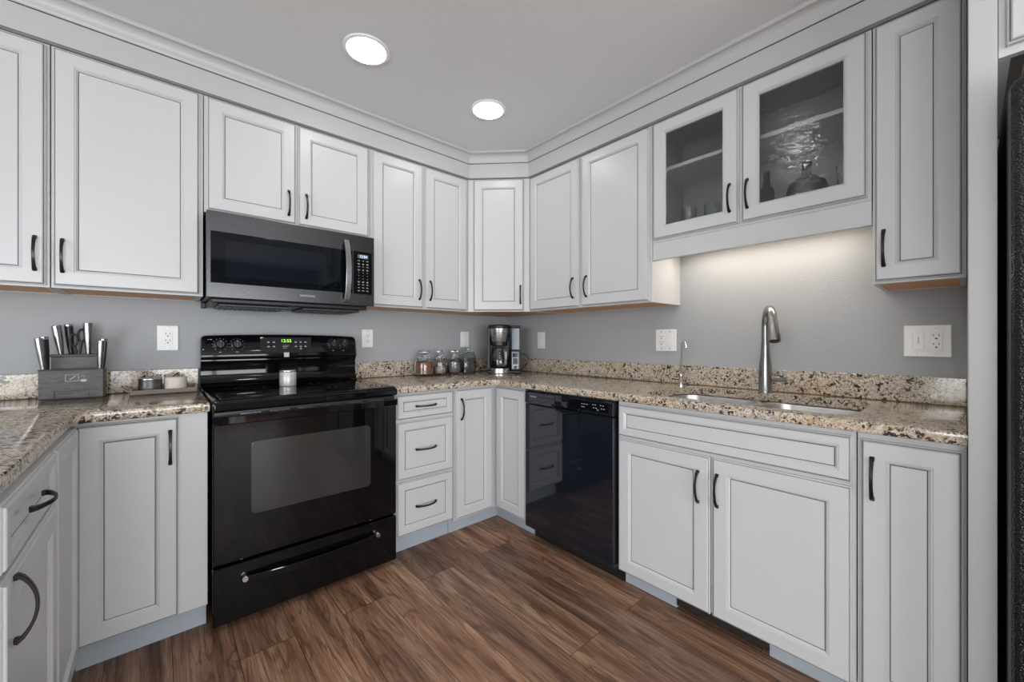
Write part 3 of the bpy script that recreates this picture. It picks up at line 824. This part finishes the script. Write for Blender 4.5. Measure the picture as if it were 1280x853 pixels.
for u in (.077, .148, W - .136, W - .077):
    z = 1.134
    kb = MB().lathe([(.026, 0), (.026, .003), (.021, .006), (.019, .020), (.016, .023), (.003, .023)], n=30)
    kb.box(-.004, .004, -.019, .019, .0225, .030, bev=.0015)
    kn = kb.build('knob', M['black_plastic'], bgd, (u, onpanel(z) - .0006, z - zf), rp)
    m = MB().box(-.001, .001, .008, .018, .0301, .0306)
    for a in range(-140, 141, 28):
        ca, sa = math.sin(math.radians(a)), math.cos(math.radians(a))
        m.box(ca * .031 - .0012, ca * .031 + .0012, sa * .031 - .0012, sa * .031 + .0012, .0002, .0008)
    m.box(-.005, .005, -.040, -.0375, .0002, .0008)
    m.build('dial_print', M['print_grey'], kn)
MB().box(-.008, -.002, -.001, .001, 0, .0005).box(.002, .010, -.0015, .0015, 0, .0005).build('panel_print', M['print_grey'], bgd, (.034, onpanel(1.158) - .0004, 1.160 - zf), rp)
# tin candle on the cooktop
tn = thing('tin_can', 'small pale metal can standing on the black glass cooktop', 'can', (-1.715, -.262, .9209))
MB().lathe([(.036, 0), (.038, .002), (.0385, .004), (.0385, .070), (.037, .072)], n=36).build('can_body', M['candle_label'], tn, smooth=True)
MB().lathe([(.039, .0722), (.0395, .074), (.0395, .081), (.038, .083), (.030, .0835)], n=36).build('lid', M['silver'], tn, smooth=True)

# ------------------------------------------------------------------ microwave
MW = .746
mw = thing('microwave', 'black stainless over-the-range microwave with a curved bar handle', 'microwave', (-2.0615, 0, 1.345))
zz = 1.345
def mbx(x0, x1, y0, y1, z0, z1, **k): return MB().box(x0, x1, y0, y1, z0 - zz, z1 - zz, **k)
mbx(.004, MW - .004, -.368, -.004, 1.348, 1.7355, bev=.003).build('body', M['black_plastic'], mw)
fd = mbx(0, MW, -.402, -.370, 1.345, 1.727, bev=.0025).build('door', M['black_steel'], mw)
gl = mbx(.014, .626, -.4035, -.4020, 1.410, 1.638, bev=.0005).build('door_glass', M['mw_glass'], mw)
ins = mbx(.066, .492, -.4045, -.4037, 1.440, 1.604, bev=.0003).build('window_screen', M['smoke'], gl)
kp = mbx(.632, .732, -.4035, -.4020, 1.408, 1.640, bev=.0005).build('control_panel', M['black_glass'], mw)
mbx(.654, .712, -.4041, -.4036, 1.603, 1.625).build('display', M['print_dim'], kp)
text_part('clock_digits', '12:54', .019, M['blue_led'], kp, (.684, -.4043, 1.6135 - zz), (PI / 2, 0, 0))
m = MB()
for r in range(11):
    for c in range(3):
        cx = .660 + c * .0235; cz = 1.590 - r * .0163
        w = (.0065, .0045, .0065)[c] if r < 4 else (.0018 if r < 7 else .0055)
        m.box(cx - w, cx + w, -.4041, -.4036, cz - .0014 - zz, cz + .0014 - zz)
        if r in (1, 3, 7): m.box(cx - .003, cx + .003, -.4041, -.4036, cz - .0055 - zz, cz - .0035 - zz)
m.build('keypad_print', M['print_grey'], kp)
text_part('maker_lettering', 'SAMSUNG', .0155, M['print_grey'], fd, (.405, -.4022, 1.3785 - zz), (PI / 2, 0, 0))
pts = []; n = 20
for k in range(n + 1):
    s = k / n; pts.append((.592, -.410 - .038 * math.sin(PI * s) ** .7, 1.357 - zz + (1.688 - 1.357) * s))
m = MB(); m.strap(pts, .028, .010, side=(1, 0, 0))
for q in (.010, -.010):
    for zc in (1.366, 1.679): pass
m.box(.580, .604, -.412, -.4025, 1.357 - zz, 1.372 - zz, bev=.002); m.box(.580, .604, -.412, -.4025, 1.673 - zz, 1.688 - zz, bev=.002)
m.build('handle', M['handle_steel'], mw, label='curved brushed steel bar handle')
# vent underside
u = mbx(.02, MW - .02, -.352, -.03, 1.325, 1.3475, bev=.006).build('vent_base', M['black_plastic'], mw)
for a, b in ((.05, .34), (.40, .69)):
    m = mbx(a, b, -.33, -.09, 1.312, 1.3245, bev=.004)
    for k in range(12): m.box(a + .015 + k * (b - a - .03) / 12, a + .028 + k * (b - a - .03) / 12, -.315, -.11, 1.3085 - zz, 1.3119 - zz)
    m.build('grease_filter', M['dark_plastic'], u)
mbx(.004, .022, -.06, -.01, 1.318, 1.3475, bev=.004).build('mounting_tab', M['black_plastic'], u)

# ------------------------------------------------------------------ dishwasher
DWW = .604
dw = thing('dishwasher', 'glossy black built-in dishwasher with a pocket handle', 'dishwasher', (0, -.9105, 0), -PI / 2)
MB().box(.003, DWW - .003, -.590, -.03, .10, .872, bev=.002).build('tub', M['dark_plastic'], dw)
dpn = MB().box(.004, DWW - .004, -.640, -.594, .094, .796, bev=.005).build('door_panel', M['dw_gloss'], dw)
cp = MB()
cp.box(.004, .235, -.643, -.594, .799, .868, bev=.005)
cp.box(.395, DWW - .004, -.643, -.594, .799, .868, bev=.005)
cp.box(.2355, .3945, -.643, -.594, .832, .868, bev=.004)
cp.box(.2355, .3945, -.615, -.594, .799, .8315, bev=.002)
cpo = cp.build('control_strip', M['dw_gloss'], dw)
# pocket handle: curved scoop below the strip
pts = [(.218 + .194 * k / 16, -.646 - .004 * math.sin(PI * k / 16), .812 - .030 * math.sin(PI * k / 16) ** .5) for k in range(17)]
MB().tube(pts, .0055, n=10, flat=(1, 1)).build('handle', M['black_gloss'], dw, smooth=True)
MB().box(.33, DWW - .03, -.6442, -.6432, .813, .857, bev=.0003).build('display_window', M['black_glass'], cpo)
m = MB()
for (a, b) in [(.42, .842), (.435, .842), (.45, .842), (.42, .828), (.432, .828), (.486, .845), (.50, .845), (.53, .845), (.545, .845), (.49, .830), (.505, .830), (.515, .822), (.535, .830), (.55, .830)]:
    m.box(a - .004, a + .004, -.6448, -.6443, b - .0015, b + .0015)
m.build('button_print', M['print_grey'], cpo)
m = MB().box(.05, .19, -.6437, -.6431, .836, .846, M['slot']); m.box(.05, .10, -.6442, -.6438, .838, .844, M['silver']); m.build('vent', None, cpo)
MB().box(.006, DWW + .003, -.560, -.545, ZF + .002, .0925, bev=.001).build('kick_plate', M['black_plastic'], dw)
MB().box(.002, DWW - .002, -.635, -.59, .8705, .8775).build('top_trim', M['slot'], dw)

# ------------------------------------------------------------------ ceiling lamps, some added out of view as extra light
for (lx, ly, lab) in ((-1.529, -.836, 'recessed ceiling light nearest the microwave, left of the two in view'),
                      (-.844, -.832, 'recessed ceiling light towards the far corner, right of the two in view'),
                      (-1.555, -1.860, 'recessed ceiling light outside the view above the middle of the floor'),
                      (-2.9, -3.6, 'unseen ceiling light added above the dining area to light the cabinets'),  # added lamp, no known fixture; more light on the cabinets
                      (-2.300, -2.900, 'unseen ceiling light added just behind the camera to brighten the cabinet fronts'),  # added fill lamp for the base cabinets left of the range
                      (-1.2, -3.9, 'unseen ceiling light added near the patio door to light the cabinets')):  # another added lamp, there only for its light on the cabinets
    lt = thing('ceiling_light', lab, 'light', (lx, ly, ZC), 0, 'recessed ceiling lights')
    MB().lathe([(.098, -.0005), (.0985, -.003), (.096, -.006), (.084, -.0075), (.0815, -.006), (.0815, -.0005)], n=48).build('trim_ring', M['white_plastic'], lt, smooth=True)
    MB().lathe([(.0812, -.0010), (.0812, -.0050), (.078, -.0090), (.066, -.0125), (.040, -.0145), (.002, -.015)], n=48).build('diffuser', M['lamp'], lt, smooth=True)

# ------------------------------------------------------------------ outlets and switches
def plate(name, label, cat, loc, rz, w, h, devs):
    o = thing(name, label, cat, loc, rz, 'white wall plates')
    m = MB().box(-w / 2, w / 2, -.0065, -.0005, -h / 2, h / 2, bev=.003)
    m.build('cover_plate', M['white_plastic'], o)
    for cx, kind in devs:
        if kind == 'outlet':
            rc = MB().box(cx - .0165, cx + .0165, -.0085, -.0066, -.033, .033, bev=.0015).build('receptacle', M['white_plastic'], o)
            m = MB()
            for q in (-1, 1):
                zc = q * .0165 + .002
                m.box(cx - .0085, cx - .0062, -.0092, -.0084, zc - .0005, zc + .0075); m.box(cx + .0062, cx + .0085, -.0092, -.0084, zc - .0005, zc + .0075)
                m.box(cx - .003, cx + .003, -.0092, -.0084, zc - .011, zc - .006, bev=.0004)
            m.build('socket_slots', M['slot'], rc)
        elif kind == 'rocker':
            MB().box(cx - .0165, cx + .0165, -.0095, -.0066, -.033, .033, bev=.002).box(cx - .014, cx + .014, -.0115, -.0094, -.030, .0, bev=.001).build('rocker_switch', M['white_plastic'], o)
        elif kind == 'dimmer':
            rc = MB().box(cx - .0165, cx + .0165, -.0095, -.0066, -.033, .033, bev=.002).build('dimmer_switch', M['white_plastic'], o)
            MB().box(cx - .0012, cx + .0016, -.0100, -.0094, -.010, .018).build('slider_slot', M['print_grey'], rc)
        for q in (-1, 1):
            m = MB(); m.lathe([(.003, 0), (.003, .0012), (.001, .0016)], cx, 0, n=12, mtx=Matrix.Translation((0, -.0066, q * .048)) @ Matrix.Rotation(PI / 2, 4, 'X'))
            m.build('screw', M['silver'], o)
    return o
plate('wall_outlet', 'white wall outlet between the knife block and the range', 'outlet', (-2.184, 0, 1.167), 0, .080, .122, [(0, 'outlet')])
plate('wall_outlet', 'white wall outlet just right of the range backguard', 'outlet', (-1.196, 0, 1.169), 0, .073, .117, [(0, 'outlet')])
plate('wall_switch', 'white wall plate behind the glass jars', 'switch', (-.429, 0, 1.165), 0, .078, .120, [(0, 'rocker')])
plate('wall_switch', 'white wall plate on the right wall beside the coffee maker', 'switch', (0, -.420, 1.158), -PI / 2, .078, .126, [(0, 'rocker')])
plate('wall_outlet', 'double white plate with outlet and rocker, left of the filter tap', 'outlet', (0, -1.434, 1.157), -PI / 2, .126, .126, [(-.026, 'outlet'), (.026, 'rocker')])
plate('wall_outlet', 'double white plate with dimmer and outlet near the fridge panel', 'outlet', (0, -2.490, 1.152), -PI / 2, .128, .122, [(-.024, 'dimmer'), (.024, 'outlet')])

# ------------------------------------------------------------------ knife block
kb = thing('knife_block', 'grey-stained wooden knife block at the left end of the counter', 'knife block', (-2.482, -.148, CZ1 + .0006), math.radians(-6))
MB().box(-.090, .090, -.018, .090, 0, .004).build('base', M['rubber'], kb)
m = MB().box(-.092, .092, -.022, .030, .0045, .118, bev=.002); m.box(-.070, .066, .0305, .092, .0045, .172, bev=.002); fb = m.build('block', M['knife_wood'], kb)
MB().box(-.093, .093, -.0225, .0300, .1182, .1225, bev=.001).build('trim_plate', M['black_plastic'], kb)
MB().box(-.073, .069, .0300, .093, .1722, .182, bev=.002).build('slot_plate', M['black_plastic'], kb)
m = MB().box(-.049, -.0455, -.0228, -.0218, .006, .036); m.box(.050, .0515, -.0228, -.0218, .006, .036); m.box(-.0454, .0499, -.0228, -.0222, .034, .0352); m.build('sharpener_slot', M['slot'], fb)
# etched emblem: a frame with a knife, plus two small marks
m = MB()
for a in ((-.018, .020, .0725, .0737), (-.018, .020, .099, .1002), (-.018, -.0168, .0725, .1002), (.0188, .020, .0725, .1002)): m.box(a[0], a[1], -.0225, -.0219, a[2], a[3])
m.strap([(-.006, -.0222, .080), (.004, -.0222, .088), (.012, -.0222, .094)], .003, .0006, side=(0, 0, 1))
m.strap([(.026, -.0222, .088), (.032, -.0222, .098)], .002, .0006, side=(0, 0, 1)); m.strap([(.034, -.0222, .098), (.038, -.0222, .088)], .002, .0006, side=(0, 0, 1))
m.lathe([(.007, 0), (.007, .0006), (.001, .0007)], n=16, mtx=Matrix.Translation((.034, -.0219, .075)) @ Matrix.Rotation(PI / 2, 4, 'X') @ Matrix.Diagonal((1.4, .8, 1, 1)))
m.build('emblem', M['print_grey'], fb, label='pale etched emblem')
kbm = Matrix.Translation(Vector(kb.location)) @ Matrix.Rotation(math.radians(-6), 4, 'Z')
def knife(label, x, y, z, tiltx, tilty, h, r, dark=False):
    k = thing('kitchen_knife', label, 'knife', kbm @ Vector((x, y, z)), math.radians(-6), 'knives in the block')
    T = Matrix.Rotation(tilty, 4, 'Y') @ Matrix.Rotation(tiltx, 4, 'X')
    sg = 12; prof = []
    for q in range(sg + 1):
        s = q / sg; prof.append((r * (.52 + .48 * math.sin(PI * (.05 + .55 * s)) + .04 * s ** 6), h * s))
    def ringset(pr, sx, sy, oy=0):
        return [[T @ Vector((a * sx * math.cos(2 * PI * j / 16), a * sy * math.sin(2 * PI * j / 16) + oy, zz_)) for j in range(16)] for a, zz_ in pr]
    m = MB(); m.grid(ringset(prof[:-1], .8, 1.05), M['black_plastic'] if dark else M['knife_steel'])
    m.build('grip', None, k, smooth=True)
    m = MB(); m.grid(ringset([(prof[-2][0] * 1.02, h * .925), (prof[-1][0] * 1.02, h * .985), (prof[-1][0] * .7, h)], .8, 1.05), M['knife_steel']); m.build('end_cap', None, k, smooth=True)
    m = MB(); m.grid(ringset([(r * .5, -.03), (r * .6, .004)], .35, .9), M['knife_steel']); m.build('blade_tang', None, k)
knife('front left big knife with a steel handle in the block', -.044, .042, .1815, .02, -.12, .120, .0165)
knife('second big knife from the left standing in the block', -.050, .076, .1815, .0, -.11, .124, .0150)
knife('third big knife from the left standing at the back of the block', -.022, .076, .1815, -.02, -.07, .128, .0160, True)
knife('big knife with a steel handle at the right of the block', .034, .055, .1815, 0, -.02, .135, .0185)
knife('steak knife at the left side of the block, front', -.081, -.006, .1222, .02, -.10, .128, .0150)
knife('steak knife at the left side of the block, back', -.078, .018, .1222, .0, -.06, .134, .0150, True)
knife('steak knife at the right side of the block, front', .080, -.006, .1222, .02, .03, .118, .0150)
knife('steak knife at the right side of the block, back', .082, .018, .1222, .0, .03, .126, .0150, True)
sc_ = thing('kitchen_scissors', 'black-handled scissors standing in the middle of the knife block', 'scissors', kbm @ Vector((.002, .055, .1815)), math.radians(-6))
for sx, hz in ((-.012, .060), (.010, .080)):
    m = MB(); pts = [(sx + .0105 * math.cos(2 * PI * k / 20) , 0.004 * sx / .01, hz + .026 * math.sin(2 * PI * k / 20)) for k in range(21)]
    m.tube(pts, .0045, n=8); m.tube([(sx, 0, hz - .024), (sx * .3, 0, .0), (sx * .2, 0, -.02)], .006, n=8)
    m.build('finger_loop', M['black_plastic'], sc_, smooth=True)

# ------------------------------------------------------------------ tray with two lidded pots
ty = thing('wooden_tray', 'small grey-brown wooden tray beside the range holding two pots', 'tray', (-2.198, -.135, CZ1 + .0006), math.radians(3))
m = MB().box(-.112, .112, -.045, .045, .0, .008, bev=.002)
m.box(-.112, .112, -.048, -.042, .0, .020, bev=.002); m.box(-.112, .112, .042, .048, 0, .020, bev=.002); m.build('tray_base', M['tray_wood'], ty)
m = MB()
for q in (-1, 1): m.box(q * .112 - .004, q * .112 + .004, -.048, .048, 0, .030, bev=.002)
m.build('end_board', M['tray_wood'], ty)
def pot(label, x, mat, lidmat, lab2):
    p = thing('lidded_pot', label, 'pot', (x, -.137, CZ1 + .0092), 0, 'lidded pots on the tray')
    MB().lathe([(.034, 0), (.0395, .003), (.041, .010), (.041, .052), (.0395, .055)], n=36).build('pot_body', mat, p, smooth=True)
    l = MB().lathe([(.042, .0552), (.0425, .058), (.041, .061), (.020, .064), (.004, .065)], n=36).build('lid', lidmat, p, smooth=True)
    pts = [(.011 * math.cos(a), 0, .076 + .011 * math.sin(a)) for a in [2 * PI * k / 20 for k in range(21)]]
    return p, l, pts
p, l, pts = pot('dark mottled round pot with a ring-pull lid, left on the tray', -2.246, M['dark_ware'], M['steel'], '')
MB().tube(pts, .0014, n=6).build('ring_pull', M['black_plastic'], l)
p, l, pts = pot('pale stoneware round pot with a twig-like knob, right on the tray', -2.157, M['scrubbed'], M['scrubbed'], '')
MB().tube([(-.010, 0, .064), (-.004, 0, .070), (.006, 0, .078), (.013, 0, .083)], [.0028, .003, .0034, .002], n=8).build('knob', M['black_plastic'], l)

# ------------------------------------------------------------------ glass storage jars
def round_jar(label, x, y, r, hb, fill, fmat, hf, flute=0):
    j = thing('glass_jar', label, 'jar', (x, y, CZ1 + .0006), 0, 'glass jars by the corner')
    MB().lathe([(r * .8, 0), (r * .97, .004), (r, .012), (r, hb * .72), (r * .93, hb * .86), (r * .72, hb * .96), (r * .70, hb), (r * .66, hb), (r * .66, hb * .96), (r * .87, hb * .84), (r * .93, hb * .70), (r * .93, .014), (r * .85, .008)], n=36).build('jar_body', M['jar_glass'], j, smooth=True)
    MB().lathe([(r * .82, .0095), (r * .90, .016), (r * .90, hf), (r * .4, hf + .004)], n=30).build('contents', fmat, j, smooth=True, label=fill)
    l = MB().lathe([(r * .60, hb - .012), (r * .62, hb + .001), (r * .80, hb + .002), (r * .80, hb + .007), (r * .5, hb + .012), (r * .26, hb + .016), (r * .24, hb + .026), (r * .62, hb + .036), (r * .66, hb + .046), (r * .5, hb + .054), (r * .1, hb + .056)], n=36).build('lid', M['jar_glass'], j, smooth=True, label='clear glass lid with a flat knob')
round_jar('squat glass jar of orange-brown spice, leftmost of the four jars', -.843, -.110, .064, .118, 'orange-brown ground spice', M['spice'], .088)
round_jar('glass jar with pale pinkish grains, second of the four from the left', -.712, -.110, .049, .118, 'pale grains', M['sugar'], .052)
round_jar('glass jar with grey-brown contents, third of the four from the left', -.594, -.110, .049, .118, 'grey-brown contents', M['grey_grain'], .085)
j = thing('glass_jar', 'tall square glass jar of dark coffee beans beside the coffee maker', 'jar', (-.478, -.115, CZ1 + .0006), math.radians(-18), 'glass jars by the corner')
a = .049
def sq(h, d, r): return [Vector((x, y, h)) for x, y in rounded([(-d, -d), (d, -d), (d, d), (-d, d)], [r] * 4, 4)]
MB().grid([sq(0, a * .96, .012), sq(.004, a, .012), sq(.125, a, .012), sq(.140, a * .8, .02), sq(.145, a * .78, .02), sq(.145, a * .72, .02), sq(.138, a * .74, .02), sq(.124, a * .92, .01), sq(.008, a * .92, .01)]).build('jar_body', M['jar_glass'], j)
MB().grid([sq(.009, a * .90, .01), sq(.112, a * .90, .01)]).build('contents', M['beans'], j, label='dark coffee beans')
MB().grid([sq(.1455, a * .9, .02), sq(.152, a * .92, .02), sq(.158, a * .8, .02)]).lathe([(.012, .1582), (.010, .168), (.019, .176), (.021, .186), (.014, .194), (.003, .195)]).build('lid', M['jar_glass'], j, label='glass lid with a round knob')

# ------------------------------------------------------------------ coffee maker (faces the camera along the diagonal)
cm = thing('coffee_maker', 'black and stainless drip coffee maker with glass carafe in the corner', 'coffee maker', (-.262, -.285, CZ1 + .0006), math.radians(-39))
MB().box(-.128, .118, -.10, .10, 0, .022, bev=.008).box(-.128, .044, .045, .100, .022, .330, bev=.006).box(-.128, -.108, -.055, .046, .022, .34, bev=.004).build('housing', M['black_plastic'], cm)
MB().lathe([(.080, 0), (.083, .003), (.083, .036), (.078, .040)], -.038, -.040, n=40).build('warming_base', M['steel'], cm, (0, 0, .0005), smooth=True, label='stainless base ring under the carafe')
MB().lathe([(.060, .228), (.066, .24), (.078, .318), (.079, .330)], -.038, -.025, n=40).build('filter_basket', M['steel'], cm, smooth=True, label='stainless steel filter basket')
MB().lathe([(.083, .3305), (.086, .335), (.085, .350), (.075, .358), (.02, .361)], -.038, -.022, n=40).build('lid', M['black_plastic'], cm, smooth=True)
MB().lathe([(.050, .2), (.062, .206), (.062, .2275)], -.038, -.025, n=32).build('drip_collar', M['black_plastic'], cm)
MB().lathe([(.055, .0418), (.067, .046), (.072, .075), (.068, .120), (.052, .160), (.050, .172), (.047, .172), (.048, .158), (.064, .118), (.068, .075), (.063, .050), (.05, .046)], -.038, -.036, n=40).build('carafe', M['jar_glass'], cm, smooth=True)
MB().lathe([(.050, .0475), (.0625, .052), (.0665, .076), (.0655, .095), (.02, .096)], -.038, -.036, n=32).build('coffee', M['coffee'], cm, smooth=True, label='dark coffee in the carafe')
MB().lathe([(.051, .1722), (.053, .178), (.050, .188), (.01, .192)], -.038, -.036, n=32).build('carafe_lid', M['black_plastic'], cm, smooth=True)
hp = [(-.010, -.086, .180), (.0, -.110, .178), (.006, -.122, .160), (.007, -.124, .110), (.004, -.118, .070), (-.006, -.102, .055)]
MB().strap(hp, .020, .010, side=(.95, .3, 0)).build('carafe_handle', M['silver'], cm, label='silver-faced carafe handle')
MB().box(.047, .118, -.070, .099, .0225, .168, bev=.005).build('control_tower', M['black_plastic'], cm)
MB().box(.049, .116, -.068, .095, .1685, .338, bev=.008).build('water_tank', M['tank'], cm, label='smoky translucent water tank')
MB().box(.046, .120, -.072, .099, .3385, .352, bev=.005).build('tank_lid', M['black_plastic'], cm)
q = MB().box(.055, .103, -.0718, -.0703, .032, .155, bev=.0005).build('control_face', M['tower_face'], cm)
MB().box(.059, .099, -.0728, -.0719, .118, .150).build('display', M['smoke'], q)
m = MB().box(.062, .096, -.0726, -.0719, .066, .112); m.lathe([(.012, 0), (.012, .004), (.008, .005)], n=20, mtx=Matrix.Translation((.079, -.0719, .045)) @ Matrix.Rotation(PI / 2, 4, 'X')); m.build('buttons', M['black_plastic'], q)
m = MB().box(.066, .092, -.0732, -.0727, .057, .064); m.build('brew_button', M['white_plastic'], q)
pw = MB(); pw.tube([(.119, .03, .02), (.150, .0, .045), (.175, -.02, .075), (.182, -.02, .105), (.170, -.005, .130), (.145, .02, .140), (.121, .05, .14)], .0032, n=8)
pw.build('power_cord', M['cord'], cm)

# ------------------------------------------------------------------ things inside the glass-door cabinet
sh = gz0 + .0366
dc = thing('decanter', 'round-bodied dark decanter on the bottom shelf behind the right glass door', 'bottle', (-.195, -2.150, sh))
MB().lathe([(.04, 0), (.060, .004), (.070, .03), (.072, .085), (.066, .115), (.035, .140), (.017, .150), (.014, .175), (.018, .178), (.018, .182), (.004, .182)], n=36).build('body', M['dark_glass'], dc, smooth=True)
MB().lathe([(.010, .1825), (.018, .186), (.020, .204), (.012, .210), (.002, .211)], n=8).build('stopper', M['black_plastic'], dc)
bt = thing('bottle', 'slim dark bottle on the bottom shelf at the left of the right glass door', 'bottle', (-.20, -2.005, sh))
MB().lathe([(.026, 0), (.030, .003), (.030, .12), (.016, .15), (.012, .18), (.003, .18)], n=28).build('body', M['dark_glass'], bt, smooth=True)
MB().lathe([(.0135, .1802), (.0135, .205), (.003, .206)], n=20).build('cap', M['black_plastic'], bt, smooth=True)
for k, (gy, gx, lab) in enumerate([(-1.640, -.16, 'clear tumbler behind the left glass door, leftmost on the bottom shelf'), (-1.745, -.13, 'clear tumbler in the middle of the bottom shelf behind the left glass door'),
                                   (-1.855, -.17, 'clear tumbler behind the left glass door, rightmost on the bottom shelf'), (-2.285, -.20, 'clear tumbler right of the decanter behind the right glass door')]):
    g = thing('tumbler', lab, 'glass', (gx, gy, sh), 0, 'tumblers in the glass-door cabinet')
    MB().lathe([(.026, 0), (.030, .002), (.038, .15), (.036, .15), (.028, .010)], n=28).build('cup', M['jar_glass'], g, smooth=True)
